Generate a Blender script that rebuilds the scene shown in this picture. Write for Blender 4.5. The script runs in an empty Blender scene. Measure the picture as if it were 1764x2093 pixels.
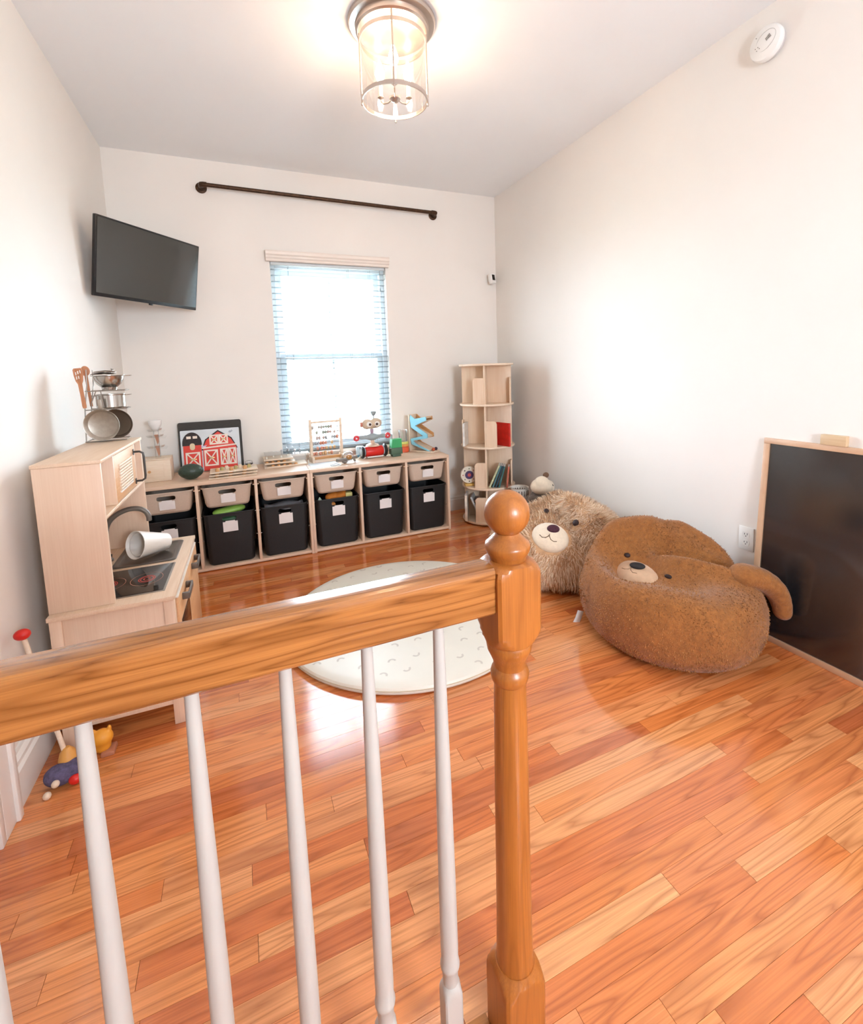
import bpy, bmesh, math, random
from mathutils import Vector, Matrix, noise
from mathutils.bvhtree import BVHTree
random.seed(11)
SC = bpy.context.scene
COL = SC.collection
PI = math.pi

# ------------------------------------------------------------------ camera
CAM = Vector((0.71327511, -3.7968304, 1.26822419))
RIGHT = Vector((0.91742684, -0.39658533, -0.03237371))
DOWN = Vector((-0.07203583, -0.08552237, -0.99372872))
FWD = Vector((0.39132956, 0.91400547, -0.10702887))
FPX, CPX, CPY = 963.243, 905.2518, 858.9191
cd = bpy.data.cameras.new('camera')
cam = bpy.data.objects.new('camera', cd)
COL.objects.link(cam)
mw = Matrix((RIGHT, -DOWN, -FWD)).transposed().to_4x4()
mw.translation = CAM
cam.matrix_world = mw
cd.sensor_fit = 'HORIZONTAL'
cd.sensor_width = 36.0
cd.lens = 36.0 * FPX / 1764.0
cd.shift_x = (882.0 - CPX) / 1764.0
cd.shift_y = (CPY - 1046.5) / 1764.0
cd.clip_start = 0.05
cd.clip_end = 200
SC.camera = cam

# ------------------------------------------------------------------ world, exposure
W0 = bpy.data.worlds.new('daylight')
SC.world = W0
W0.use_nodes = True
bg = W0.node_tree.nodes['Background']
bg.inputs[0].default_value = (0.78, 0.89, 1.0, 1)
bg.inputs[1].default_value = 30.0
SC.view_settings.view_transform = 'Standard'
SC.view_settings.look = 'None'
SC.view_settings.gamma = 1.0
SC.view_settings.use_curve_mapping = False
SC.view_settings.exposure = 0.83
SC.cycles.max_bounces = 6
SC.cycles.diffuse_bounces = 4
SC.cycles.glossy_bounces = 3
SC.cycles.transmission_bounces = 4
SC.cycles.transparent_max_bounces = 8
SC.cycles.caustics_reflective = False
SC.cycles.caustics_refractive = False
SC.cycles.use_adaptive_sampling = True
SC.cycles.adaptive_threshold = 0.05
BULB_STRENGTH = 90.0
HALL_WINDOW = (1.2, 1.95, 1.1, 1.9)     # opening in the hall wall behind the camera (x0, x1, z0, z1)
def portal(name, loc, rx, sx, sz):      # tells the sampler where daylight enters; gives no light itself
    l = bpy.data.lights.new(name, 'AREA'); l.shape = 'RECTANGLE'; l.size = sx; l.size_y = sz
    l.cycles.is_portal = True
    o = bpy.data.objects.new(name, l); COL.objects.link(o); o.location = loc; o.rotation_euler = (rx, 0, 0)
portal('window_daylight', (1.4285, 0.16, 1.38), -PI / 2, 0.9, 1.5)
portal('hall_daylight', (1.575, -5.55, 1.5), PI / 2, 0.75, 0.8)

RW, RH = 2.902, 2.7645          # right wall x, ceiling z (left wall x=0, back wall y=0)

# ------------------------------------------------------------------ helpers
def ray(u, v):
    return RIGHT * ((u - CPX) / FPX) + DOWN * ((v - CPY) / FPX) + FWD
def at(u, v, **k):
    (a, val), = k.items()
    i = 'xyz'.index(a)
    d = ray(u, v)
    return CAM + d * ((val - CAM[i]) / d[i])

def rgb(h):
    c = [int(h[i:i + 2], 16) / 255 for i in (0, 2, 4)]
    return tuple((x / 12.92 if x <= 0.04045 else ((x + 0.055) / 1.055) ** 2.4) for x in c)

MATS = {}
def nt(name):
    m = bpy.data.materials.new(name)
    m.use_nodes = True
    n = m.node_tree
    return m, n, n.nodes['Principled BSDF'], n.nodes, n.links

def mat(name, col, rough=0.5, metal=0.0, var=0.06, scale=12.0, bump=0.0, bscale=200.0, spec=0.5, coat=0.0, sheen=0.0, stretch=(1, 1, 1), ior=None):
    if name in MATS:
        return MATS[name]
    m, n, p, N, L = nt(name)
    if isinstance(col, str):
        col = rgb(col)
    p.inputs['Roughness'].default_value = rough
    p.inputs['Metallic'].default_value = metal
    if ior: p.inputs['IOR'].default_value = ior
    p.inputs['Specular IOR Level'].default_value = spec
    p.inputs['Coat Weight'].default_value = coat
    p.inputs['Coat Roughness'].default_value = 0.08
    if sheen:
        p.inputs['Sheen Weight'].default_value = sheen
        p.inputs['Sheen Roughness'].default_value = 0.5
    tc = N.new('ShaderNodeTexCoord')
    mp = N.new('ShaderNodeMapping')
    mp.inputs['Scale'].default_value = stretch
    L.new(tc.outputs['Object'], mp.inputs[0])
    nz = N.new('ShaderNodeTexNoise')
    nz.inputs['Scale'].default_value = scale
    nz.inputs['Detail'].default_value = 4
    L.new(mp.outputs[0], nz.inputs['Vector'])
    cr = N.new('ShaderNodeValToRGB')
    cr.color_ramp.elements[0].position = 0.3
    cr.color_ramp.elements[1].position = 0.7
    cr.color_ramp.elements[0].color = tuple(max(0, c * (1 - var)) for c in col) + (1,)
    cr.color_ramp.elements[1].color = tuple(min(1, c * (1 + var)) for c in col) + (1,)
    L.new(nz.outputs['Fac'], cr.inputs[0])
    L.new(cr.outputs[0], p.inputs['Base Color'])
    if bump:
        nb = N.new('ShaderNodeTexNoise')
        nb.inputs['Scale'].default_value = bscale
        nb.inputs['Detail'].default_value = 3
        L.new(mp.outputs[0], nb.inputs['Vector'])
        b = N.new('ShaderNodeBump')
        b.inputs['Strength'].default_value = bump
        b.inputs['Distance'].default_value = 0.004
        L.new(nb.outputs['Fac'], b.inputs['Height'])
        L.new(b.outputs[0], p.inputs['Normal'])
    MATS[name] = m
    return m

def wood(name, light, dark, stretch=(1.5, 18, 18), rough=0.35, rings=18.0, line=0.5, coat=0.0, per_plank=False, tones=None, spec=0.5, bump=0.08):
    """grain running along the axis with the smallest stretch"""
    if name in MATS:
        return MATS[name]
    m, n, p, N, L = nt(name)
    light, dark = rgb(light), rgb(dark)
    p.inputs['Roughness'].default_value = rough
    p.inputs['Coat Weight'].default_value = coat
    p.inputs['Coat Roughness'].default_value = 0.06
    p.inputs['Specular IOR Level'].default_value = spec
    if per_plank:
        geo = N.new('ShaderNodeNewGeometry')
        oi = N.new('ShaderNodeObjectInfo')
        ad = N.new('ShaderNodeMath'); ad.operation = 'ADD'
        L.new(oi.outputs['Random'], ad.inputs[0]); L.new(geo.outputs['Random Per Island'], ad.inputs[1])
        fr = N.new('ShaderNodeMath'); fr.operation = 'FRACT'
        L.new(ad.outputs[0], fr.inputs[0])
        wn = N.new('ShaderNodeTexWhiteNoise'); wn.noise_dimensions = '1D'
        L.new(fr.outputs[0], wn.inputs['W'])
        sc = N.new('ShaderNodeVectorMath'); sc.operation = 'SCALE'; sc.inputs['Scale'].default_value = 40
        L.new(wn.outputs['Color'], sc.inputs[0])
        av = N.new('ShaderNodeVectorMath'); av.operation = 'ADD'
        L.new(geo.outputs['Position'], av.inputs[0]); L.new(sc.outputs[0], av.inputs[1])
        src = av.outputs[0]
    else:
        tc = N.new('ShaderNodeTexCoord')
        src = tc.outputs['Object']
    mp = N.new('ShaderNodeMapping'); mp.inputs['Scale'].default_value = stretch
    L.new(src, mp.inputs[0])
    n1 = N.new('ShaderNodeTexNoise'); n1.inputs['Scale'].default_value = 1.0; n1.inputs['Detail'].default_value = 1.5; n1.inputs['Distortion'].default_value = 0.25
    L.new(mp.outputs[0], n1.inputs['Vector'])
    mu = N.new('ShaderNodeMath'); mu.operation = 'MULTIPLY'; mu.inputs[1].default_value = rings
    L.new(n1.outputs['Fac'], mu.inputs[0])
    si = N.new('ShaderNodeMath'); si.operation = 'PINGPONG'; si.inputs[1].default_value = 1.0
    L.new(mu.outputs[0], si.inputs[0])
    n2 = N.new('ShaderNodeTexNoise'); n2.inputs['Scale'].default_value = 6.0; n2.inputs['Detail'].default_value = 5
    mp2 = N.new('ShaderNodeMapping'); k = min(stretch); mp2.inputs['Scale'].default_value = tuple((0.6 if s == k else 3.0) * s for s in stretch)
    L.new(src, mp2.inputs[0]); L.new(mp2.outputs[0], n2.inputs['Vector'])
    pw = N.new('ShaderNodeMath'); pw.operation = 'POWER'; pw.inputs[1].default_value = 2.5
    L.new(si.outputs[0], pw.inputs[0])
    mx0 = N.new('ShaderNodeMath'); mx0.operation = 'MULTIPLY'
    L.new(pw.outputs[0], mx0.inputs[0]); L.new(n2.outputs['Fac'], mx0.inputs[1])
    ln = N.new('ShaderNodeMath'); ln.operation = 'MULTIPLY'; ln.inputs[1].default_value = line * 1.6; ln.use_clamp = True
    L.new(mx0.outputs[0], ln.inputs[0])
    mix = N.new('ShaderNodeMix'); mix.data_type = 'RGBA'
    mix.inputs['B'].default_value = dark + (1,)
    L.new(ln.outputs[0], mix.inputs['Factor'])
    if per_plank:
        cr = N.new('ShaderNodeValToRGB')
        els = cr.color_ramp.elements
        for i, t in enumerate(tones):
            e = els[i] if i < 2 else els.new(i / (len(tones) - 1))
            e.position = i / (len(tones) - 1)
            e.color = rgb(t) + (1,)
        L.new(wn.outputs['Value'], cr.inputs[0])
        m2 = N.new('ShaderNodeMix'); m2.data_type = 'RGBA'; m2.blend_type = 'MULTIPLY'
        m2.inputs['Factor'].default_value = 1.0
        c2 = N.new('ShaderNodeValToRGB')
        c2.color_ramp.elements[0].position = 0.25; c2.color_ramp.elements[0].color = (0.72, 0.66, 0.6, 1)
        c2.color_ramp.elements[1].position = 0.65; c2.color_ramp.elements[1].color = (1, 1, 1, 1)
        L.new(n2.outputs['Fac'], c2.inputs[0])
        L.new(cr.outputs[0], m2.inputs['A']); L.new(c2.outputs[0], m2.inputs['B'])
        L.new(m2.outputs['Result'], mix.inputs['A'])
    else:
        c2 = N.new('ShaderNodeValToRGB')
        c2.color_ramp.elements[0].position = 0.3; c2.color_ramp.elements[0].color = tuple(l * 0.6 + d * 0.4 for l, d in zip(light, dark)) + (1,)
        c2.color_ramp.elements[1].position = 0.65; c2.color_ramp.elements[1].color = light + (1,)
        L.new(n2.outputs['Fac'], c2.inputs[0])
        L.new(c2.outputs[0], mix.inputs['A'])
    L.new(mix.outputs['Result'], p.inputs['Base Color'])
    if bump:
        b = N.new('ShaderNodeBump'); b.inputs['Strength'].default_value = bump; b.inputs['Distance'].default_value = 0.002
        L.new(n2.outputs['Fac'], b.inputs['Height']); L.new(b.outputs[0], p.inputs['Normal'])
        if coat:
            L.new(b.outputs[0], p.inputs['Coat Normal'])
    MATS[name] = m
    return m

def glass(name, tint=(1, 1, 1), refl=0.06, rough=0.02):
    if name in MATS:
        return MATS[name]
    m = bpy.data.materials.new(name); m.use_nodes = True
    N, L = m.node_tree.nodes, m.node_tree.links
    N.clear()
    o = N.new('ShaderNodeOutputMaterial'); mx = N.new('ShaderNodeMixShader')
    t = N.new('ShaderNodeBsdfTransparent'); g = N.new('ShaderNodeBsdfGlossy'); f = N.new('ShaderNodeLayerWeight')
    f.inputs['Blend'].default_value = 0.25
    mm = N.new('ShaderNodeMath'); mm.operation = 'MULTIPLY_ADD'; mm.inputs[1].default_value = 0.45; mm.inputs[2].default_value = refl
    mm.use_clamp = True
    t.inputs[0].default_value = tint + (1,)
    g.inputs['Roughness'].default_value = rough
    L.new(f.outputs['Fresnel'], mm.inputs[0]); L.new(mm.outputs[0], mx.inputs[0])
    L.new(t.outputs[0], mx.inputs[1]); L.new(g.outputs[0], mx.inputs[2]); L.new(mx.outputs[0], o.inputs[0])
    MATS[name] = m
    return m

def emit(name, col, s):
    m = bpy.data.materials.new(name); m.use_nodes = True
    p = m.node_tree.nodes['Principled BSDF']
    p.inputs['Emission Color'].default_value = col + (1,)
    p.inputs['Emission Strength'].default_value = s
    p.inputs['Base Color'].default_value = (1, 1, 1, 1)
    return m

class B:
    """collects shapes into one bmesh"""
    def __init__(s):
        s.bm = bmesh.new()
    def _fin(s, verts, mtx):
        if mtx is not None:
            bmesh.ops.transform(s.bm, matrix=mtx, verts=verts)
        return s
    def box(s, c, d, bev=0.0, mtx=None, seg=2):
        r = bmesh.ops.create_cube(s.bm, size=1.0)
        vs = r['verts']
        for v in vs:
            v.co = Vector((c[0] + v.co.x * d[0], c[1] + v.co.y * d[1], c[2] + v.co.z * d[2]))
        if bev:
            es = list({e for v in vs for e in v.link_edges})
            g = bmesh.ops.bevel(s.bm, geom=es, offset=bev, segments=seg, affect='EDGES', profile=0.5)
            vs = list({v for f in g['faces'] for v in f.verts} | {v for v in vs if v.is_valid})
        return s._fin(vs, mtx)
    def bb(s, x0, x1, y0, y1, z0, z1, bev=0.0, mtx=None):
        return s.box(((x0 + x1) / 2, (y0 + y1) / 2, (z0 + z1) / 2), (x1 - x0, y1 - y0, z1 - z0), bev, mtx)
    def rings(s, rows, closed_ring=True, cap0=True, cap1=True, mtx=None, loop=False):
        vr = [[s.bm.verts.new(p) for p in row] for row in rows]
        n = len(vr[0])
        pairs = list(zip(vr, vr[1:])) + ([(vr[-1], vr[0])] if loop else [])
        for a, b in pairs:
            for i in range(n if closed_ring else n - 1):
                j = (i + 1) % n
                try:
                    s.bm.faces.new((a[i], a[j], b[j], b[i]))
                except ValueError:
                    pass
        if closed_ring and not loop:
            if cap0: s.bm.faces.new(list(reversed(vr[0])))
            if cap1: s.bm.faces.new(vr[-1])
        return s._fin([v for r in vr for v in r], mtx)
    def lathe(s, prof, seg=24, c=(0, 0, 0), mtx=None, caps=True):
        rows = [[(c[0] + r * math.cos(2 * PI * i / seg), c[1] + r * math.sin(2 * PI * i / seg), c[2] + z) for i in range(seg)] for r, z in prof]
        return s.rings(rows, cap0=caps, cap1=caps, mtx=mtx)
    def sqlathe(s, half, prof, seg=48, c=(0, 0, 0)):
        rows = []
        for R, z in prof:
            row = []
            for i in range(seg):
                a = 2 * PI * (i + 0.5) / seg
                r = min(half / max(abs(math.cos(a)), abs(math.sin(a))), R)
                row.append((c[0] + r * math.cos(a), c[1] + r * math.sin(a), c[2] + z))
            rows.append(row)
        return s.rings(rows)
    def cyl(s, p0, p1, r0, r1=None, seg=16):
        return s.tube([p0, p1], r0, seg, r1)
    def tube(s, path, r, seg=8, r1=None, loop=False):
        P = [Vector(p) for p in path]
        n = len(P)
        rows = []
        up = None
        for i in range(n):
            if loop:
                t = (P[(i + 1) % n] - P[i - 1]).normalized()
            else:
                t = (P[min(i + 1, n - 1)] - P[max(i - 1, 0)]).normalized()
            if up is None:
                up = Vector((0, 0, 1)) if abs(t.z) < 0.9 else Vector((1, 0, 0))
            a = t.cross(up).normalized(); b = a.cross(t).normalized()
            up = b
            rr = r if r1 is None else r + (r1 - r) * i / (n - 1)
            rows.append([P[i] + (a * math.cos(2 * PI * k / seg) + b * math.sin(2 * PI * k / seg)) * rr for k in range(seg)])
        return s.rings(rows, loop=loop)
    def prism(s, poly, d0, d1, axis='y', mtx=None):
        f = {'y': lambda a, b, d: (a, d, b), 'x': lambda a, b, d: (d, a, b), 'z': lambda a, b, d: (a, b, d)}[axis]
        return s.rings([[f(a, b, d) for a, b in poly] for d in (d0, d1)], mtx=mtx)
    def ell(s, c, r, seg=20, rg=12, mtx=None):
        rr = bmesh.ops.create_uvsphere(s.bm, u_segments=seg, v_segments=rg, radius=1.0)
        if isinstance(r, (int, float)): r = (r, r, r)
        for v in rr['verts']:
            v.co = Vector((v.co.x * r[0], v.co.y * r[1], v.co.z * r[2]))
            if mtx is not None: v.co = mtx @ v.co
            v.co += Vector(c)
        return s
    def torus(s, c, R, r, seg=24, sub=8, mtx=None):
        M = mtx or Matrix()
        return s.tube([M @ Vector((R * math.cos(2 * PI * i / seg), R * math.sin(2 * PI * i / seg), 0)) + Vector(c) for i in range(seg)], r, sub, loop=True)

def finish(bm, me, smooth=True, ang=0.6):
    bmesh.ops.recalc_face_normals(bm, faces=bm.faces)
    if smooth:
        for f in bm.faces: f.smooth = True
        for e in bm.edges:
            if len(e.link_faces) == 2 and e.calc_face_angle(0) > ang: e.smooth = False
    bm.to_mesh(me); bm.free()

def obj(name, b, m, parent=None, smooth=True, ang=0.6, label=None, kind=None):
    me = bpy.data.meshes.new(name)
    finish(b.bm, me, smooth, ang)
    o = bpy.data.objects.new(name, me)
    COL.objects.link(o)
    if isinstance(m, (list, tuple)):
        for x in m: me.materials.append(x)
    else:
        me.materials.append(m)
    if parent is not None: o.parent = parent
    if label: o['label'] = label
    if kind: o['kind'] = kind
    return o

def tag(o, label, cat, group=None):
    o['label'] = label; o['category'] = cat
    if group: o['group'] = group
    return o
def thing(name, label, cat, loc=(0, 0, 0), rotz=0.0, group=None):
    o = bpy.data.objects.new(name, None)
    o.empty_display_size = 0.05
    COL.objects.link(o)
    o.location = loc; o.rotation_euler = (0, 0, rotz)
    return tag(o, label, cat, group)
def struct(name, b, m, parent=None, label=None, **k):
    o = obj(name, b, m, parent, **k)
    if parent is None: o['kind'] = 'structure'
    if label: o['label'] = label
    return o
def dup_tree(root, loc, rotz=None, label=None):
    r = root.copy(); COL.objects.link(r); r.location = loc
    if rotz is not None: r.rotation_euler = (0, 0, rotz)
    if label: r['label'] = label
    for ch in list(root.children):
        c = ch.copy(); COL.objects.link(c); c.parent = r
        for g in list(ch.children):
            d = g.copy(); COL.objects.link(d); d.parent = c
    return r
def rot(axis, a): return Matrix.Rotation(a, 4, axis)
def smooth_path(P, n=6):
    P = [Vector(p) for p in P]; out = []
    for i in range(len(P) - 1):
        a, b, c, d = P[max(i - 1, 0)], P[i], P[i + 1], P[min(i + 2, len(P) - 1)]
        for k in range(n):
            t = k / n
            out.append(0.5 * ((2 * b) + (c - a) * t + (2 * a - 5 * b + 4 * c - d) * t * t + (3 * b - a - 3 * c + d) * t ** 3))
    return out + [P[-1]]
def rrect(hw, hd, r, n=5):
    pts = []
    for cx, cy, a0 in ((hw - r, hd - r, 0), (-hw + r, hd - r, PI / 2), (-hw + r, -hd + r, PI), (hw - r, -hd + r, 1.5 * PI)):
        for i in range(n + 1):
            a = a0 + PI / 2 * i / n
            pts.append((cx + r * math.cos(a), cy + r * math.sin(a)))
    return pts
def eval_mods(o):
    dg = bpy.context.evaluated_depsgraph_get()
    me = bpy.data.meshes.new_from_object(o.evaluated_get(dg))
    o.modifiers.clear()
    old = o.data; o.data = me
    bpy.data.meshes.remove(old)
    return o
def blob(name, ells, voxel, m, parent=None, smooth_it=6, label=None):
    """several ellipsoids fused into one continuous skin"""
    b = B()
    for e in ells:
        c, r = e[0], e[1]
        b.ell(c, r, 16, 10, e[2] if len(e) > 2 else None)
    o = obj(name, b, m, parent, label=label)
    md = o.modifiers.new('r', 'REMESH'); md.mode = 'VOXEL'; md.voxel_size = voxel; md.use_smooth_shade = True
    ms = o.modifiers.new('s', 'SMOOTH'); ms.iterations = smooth_it; ms.factor = 0.5
    return eval_mods(o)
def bool_cut(o, cutter):
    md = o.modifiers.new('b', 'BOOLEAN'); md.operation = 'DIFFERENCE'; md.object = cutter; md.solver = 'EXACT'
    bpy.context.view_layer.update()
    eval_mods(o)
    cm = cutter.data
    bpy.data.objects.remove(cutter); bpy.data.meshes.remove(cm)
    return o

# ------------------------------------------------------------------ materials
M_wall = mat('wall_paint', 'F1EBE4', 0.75, var=0.012, scale=3, bump=0.05, bscale=350)
M_backwall = M_wall
M_ceil = mat('ceiling_paint', 'F8F9FA', 0.85, var=0.01, scale=3, bump=0.04, bscale=300)
M_trim = mat('trim_paint', 'F2EEE9', 0.35, var=0.01)
M_floor = wood('oak_planks', 'DE8A4C', '8A3D12', (1.3, 17, 17), 0.11, 17, 0.62, 0.0, True,
               ('D8753C', 'E8894A', 'F09B5C', 'E27F3F', 'F5AD72', 'E7854A', 'CA6A3A', 'F0A266'), spec=0.95, bump=0.04)
M_sub = mat('floor_seam', '5A2A12', 0.7)
M_oak = wood('oak_rail_x', 'BC7A40', '6E3A12', (2.0, 30, 30), 0.20, 14, 0.9, 0.35, bump=0.12)
M_oakz = wood('oak_rail_z', 'B86E2E', '84481A', (24, 24, 2.2), 0.36, 10, 0.5, 0.12, bump=0.08)
M_white = mat('white_paint', 'C2BDB6', 0.4, var=0.02)
M_birch = wood('birch_x', 'E6C8AE', 'D6B092', (1.5, 14, 14), 0.45, 8, 0.2, bump=0.03)
M_birchz = wood('birch_z', 'E6C8AE', 'D8B295', (12, 12, 1.2), 0.45, 8, 0.2, bump=0.03)
M_birchy = wood('birch_y', 'E9CDB2', 'D2A982', (14, 1.5, 14), 0.45, 8, 0.3, bump=0.03)
M_ply_shaded = wood('plywood_shaded', 'E0AE80', 'C98C58', (12, 1.5, 12), 0.45, 8, 0.3, bump=0.03)  # birch door fronts: shade and floor bounce put into a darker, oranger tone
M_pale = wood('pale_wood', 'EFDCC6', 'D9B792', (3, 16, 16), 0.5, 6, 0.3, bump=0.03)
M_honey = wood('honey_wood', 'D9A36C', 'B0743C', (3, 16, 16), 0.5, 6, 0.4, bump=0.03)
M_black = mat('black_plastic', '17181A', 0.35)
M_blackbin = mat('black_bin_plastic', '121213', 0.5, var=0.35, scale=260, bump=0.25, bscale=300)
M_beige = mat('beige_bin_plastic', 'CDB7A4', 0.5, var=0.05, scale=220, bump=0.1, bscale=300)
M_card = mat('label_card', 'F0EAE8', 0.7, var=0.02)
M_steel = mat('steel', 'B9B4AE', 0.22, 1.0, var=0.05)
M_steelb = mat('brushed_steel', 'AFA69B', 0.42, 1.0, var=0.08, scale=60)
M_wire = mat('wire_metal', '9C938A', 0.35, 0.8)
M_bronze = mat('bronze_pipe', '4A3322', 0.45, 0.6, var=0.35, scale=60, bump=0.2, bscale=150)
M_greyp = mat('grey_plastic', '6F6860', 0.4, 0.3)
M_nickel = mat('satin_nickel', 'C9BDB4', 0.3, 0.9)
M_glass = glass('clear_glass')
M_pane = glass('window_glass', (0.97, 0.99, 1.0), 0.03)
M_acryl = glass('clear_acrylic', (0.96, 0.97, 0.97), 0.08)
M_red = mat('red_paint', 'D8241C', 0.4)
M_cream = mat('cream_fleece', 'EFDCC3', 0.9, var=0.05, scale=60, bump=0.3, bscale=250, sheen=0.3)

# ================================================================== SETTING
YB = -5.4          # how far the hall runs behind the camera
XL = -2.2
# floor
fb = B(); fb.bb(XL, RW, YB, 0.0, -0.10, -0.0125)
floor = struct('floor', fb, M_sub, label='glossy orange oak strip floor')
ume = bpy.data.meshes.new('plank')
_b = B(); _b.bb(-0.5, 0.5, -0.5, 0.5, -0.5, 0.5); finish(_b.bm, ume, False); ume.materials.append(M_floor)
rest = B(); n_pl = 0
PW = 0.0572
for r in range(int(-YB / PW) + 1):
    y = -PW * (r + 0.5)
    x = 0.0 if y > -2.24 else XL
    first = True
    while x < RW - 0.01:
        ln = random.uniform(0.4, 1.15) * (random.uniform(0.3, 1) if first else 1)
        first = False
        x1 = min(x + ln, RW)
        if RW - x1 < 0.15: x1 = RW
        inside = False
        for tx in (0.1, 0.3, 0.5, 0.7, 0.9):
            v = Vector((x + (x1 - x) * tx, y, 0)) - CAM
            d = v.dot(FWD)
            if d > 0.1:
                u_, v_ = CPX + FPX * v.dot(RIGHT) / d, CPY + FPX * v.dot(DOWN) / d
                if -20 < u_ < 1784 and v_ < 2113: inside = True
        if inside and y < -0.40 and n_pl < 295:
            o = bpy.data.objects.new('plank', ume); COL.objects.link(o)
            o.parent = floor
            o.location = ((x + x1) / 2, y, -0.006); o.scale = (x1 - x - 0.0010, PW - 0.0006, 0.012)
            n_pl += 1
        else:
            rest.bb(x + 0.0005, x1 - 0.0005, y - PW / 2 + 0.00045, y + PW / 2 - 0.00045, -0.012, 0)
        x = x1
obj('plank_field', rest, M_floor, floor, smooth=False, kind='stuff')

# ceiling, walls
c = B(); c.bb(XL, RW + 0.12, YB, 0.14, RH, RH + 0.1); struct('ceiling', c, M_ceil)
WX0, WX1, WZ0, WZ1 = 0.985, 1.872, 0.655, 2.108
b = B()
b.bb(-0.12, WX0, 0, 0.14, 0, RH); b.bb(WX1, RW + 0.12, 0, 0.14, 0, RH); b.bb(WX0, WX1, 0, 0.14, 0, WZ0); b.bb(WX0, WX1, 0, 0.14, WZ1, RH)
struct('wall_back', b, M_backwall, label='beige white wall with the window')
b = B(); b.bb(RW, RW + 0.12, YB, 0, 0, RH); struct('wall_right', b, M_wall)
b = B(); b.bb(-0.12, 0, -2.215, 0, 0, RH); struct('wall_left', b, M_wall)
b = B(); b.bb(XL - 0.12, XL, YB, -2.215, 0, RH); b.bb(XL - 0.12, -0.12, -2.215, -2.095, 0, RH); struct('wall_hall', b, M_wall)
# hall behind the camera with its own big window
HW0, HW1, HZ0, HZ1 = HALL_WINDOW
b = B(); b.bb(XL - 0.12, HW0, YB - 0.12, YB, 0, RH); b.bb(HW1, RW + 0.12, YB - 0.12, YB, 0, RH); b.bb(HW0, HW1, YB - 0.12, YB, 0, HZ0); b.bb(HW0, HW1, YB - 0.12, YB, HZ1, RH)
struct('wall_front', b, M_wall)
def base_prof(h=0.135, t=0.016):
    return [(0, 0), (t, 0), (t, h * 0.72), (t * 0.7, h * 0.78), (t * 0.75, h * 0.88), (t * 0.35, h * 0.95), (t * 0.3, h), (0, h)]
b = B(); b.prism([(-y - 0.0, z) for y, z in base_prof()], 0.0, RW, 'x'); struct('baseboard_back', b, M_trim, ang=0.3)
b = B(); b.prism([(RW - x, z) for x, z in base_prof()], YB, -0.017, 'y'); struct('baseboard_right', b, M_trim, ang=0.3)
b = B(); b.prism([(x * 1.6, z) for x, z in base_prof(0.15)], -2.13, -0.017, 'y'); struct('baseboard_left', b, M_trim, ang=0.3)
b = B()
b.bb(0.0, 0.03, -2.215, -2.13, 0, 2.15, 0.004); b.bb(0.0, 0.04, -2.155, -2.13, 0, 2.15, 0.004); b.bb(-0.13, 0.03, -2.24, -2.215, 0, 2.15, 0.003)
struct('trim_1', b, M_trim, label='white door casing at the end of the left wall')

# window
win = bpy.data.objects.new('window_1', None); COL.objects.link(win); win['kind'] = 'structure'; win['label'] = 'double hung window with white vinyl frame'
FX = [(WX0, WX0 + 0.035), (WX1 - 0.035, WX1)]
b = B()
for x0, x1 in FX: b.bb(x0, x1, 0.06, 0.139, WZ0, WZ1, 0.003)
b.bb(WX0 + 0.036, WX1 - 0.036, 0.06, 0.139, WZ0, WZ0 + 0.04, 0.003); b.bb(WX0 + 0.036, WX1 - 0.036, 0.06, 0.139, WZ1 - 0.04, WZ1, 0.003)
M_vinyl = mat('white_vinyl', 'E0E7EA', 0.4, var=0.01)
obj('window_frame', b, M_vinyl, win)
MID = 1.395
def sash(z0, z1, y0, y1):
    b = B(); x0, x1 = WX0 + 0.037, WX1 - 0.037; s = 0.045
    b.bb(x0, x0 + s, y0, y1, z0, z1, 0.003); b.bb(x1 - s, x1, y0, y1, z0, z1, 0.003)
    b.bb(x0 + s, x1 - s, y0, y1, z0, z0 + s, 0.003); b.bb(x0 + s, x1 - s, y0, y1, z1 - s, z1, 0.003)
    o = obj('sash', b, M_vinyl, win)
    xm = (x0 + x1) / 2; ym = (y0 + y1) / 2
    b = B(); b.bb(xm - 0.009, xm + 0.009, ym - 0.006, ym + 0.006, z0 + s, z1 - s); obj('muntin', b, M_vinyl, o)
    for xa, xb in ((x0 + s, xm - 0.009), (xm + 0.009, x1 - s)):
        b = B(); b.bb(xa, xb, ym - 0.002, ym + 0.002, z0 + s, z1 - s); obj('pane', b, M_pane, o)
sash(MID - 0.03, WZ1 - 0.042, 0.104, 0.132)
sash(WZ0 + 0.042, MID + 0.03, 0.072, 0.100)
b = B(); b.bb(WX0 - 0.03, WX1 + 0.03, -0.03, 0.0, WZ0 - 0.022, WZ0 - 0.001, 0.004); obj('window_sill', b, M_trim, win)
# blind
bl = thing('window_blind', 'white horizontal slat blind with moulded valance in the window', 'blind', (0, 0, 0))
b = B()
prof = [(-0.001, 2.115), (-0.030, 2.115), (-0.034, 2.122), (-0.034, 2.130), (-0.044, 2.140), (-0.046, 2.150), (-0.056, 2.160), (-0.058, 2.178), (-0.052, 2.188), (-0.001, 2.188)]
prof = [(y, z - 0.012) for y, z in prof]
b.prism(prof, WX0 - 0.028, WX1 + 0.022, 'x'); obj('valance', b, mat('valance_paint', 'EFE3D8', 0.5, var=0.01), bl, ang=0.3)
sm = B()
pts = [(-0.024 + 0.048 * i / 6, 0.003 * math.sin(PI * i / 6)) for i in range(7)]
sm.prism(pts + [(y, z - 0.0022) for y, z in reversed(pts)], -(WX1 - WX0) / 2 + 0.006, (WX1 - WX0) / 2 - 0.006, 'x')
sme = bpy.data.meshes.new('slat'); finish(sm.bm, sme); sme.materials.append(mat('slat_backlit', '869196', 0.45, var=0.01))  # white slats, their backlit shade put into the grey colour
NZ = 31
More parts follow.
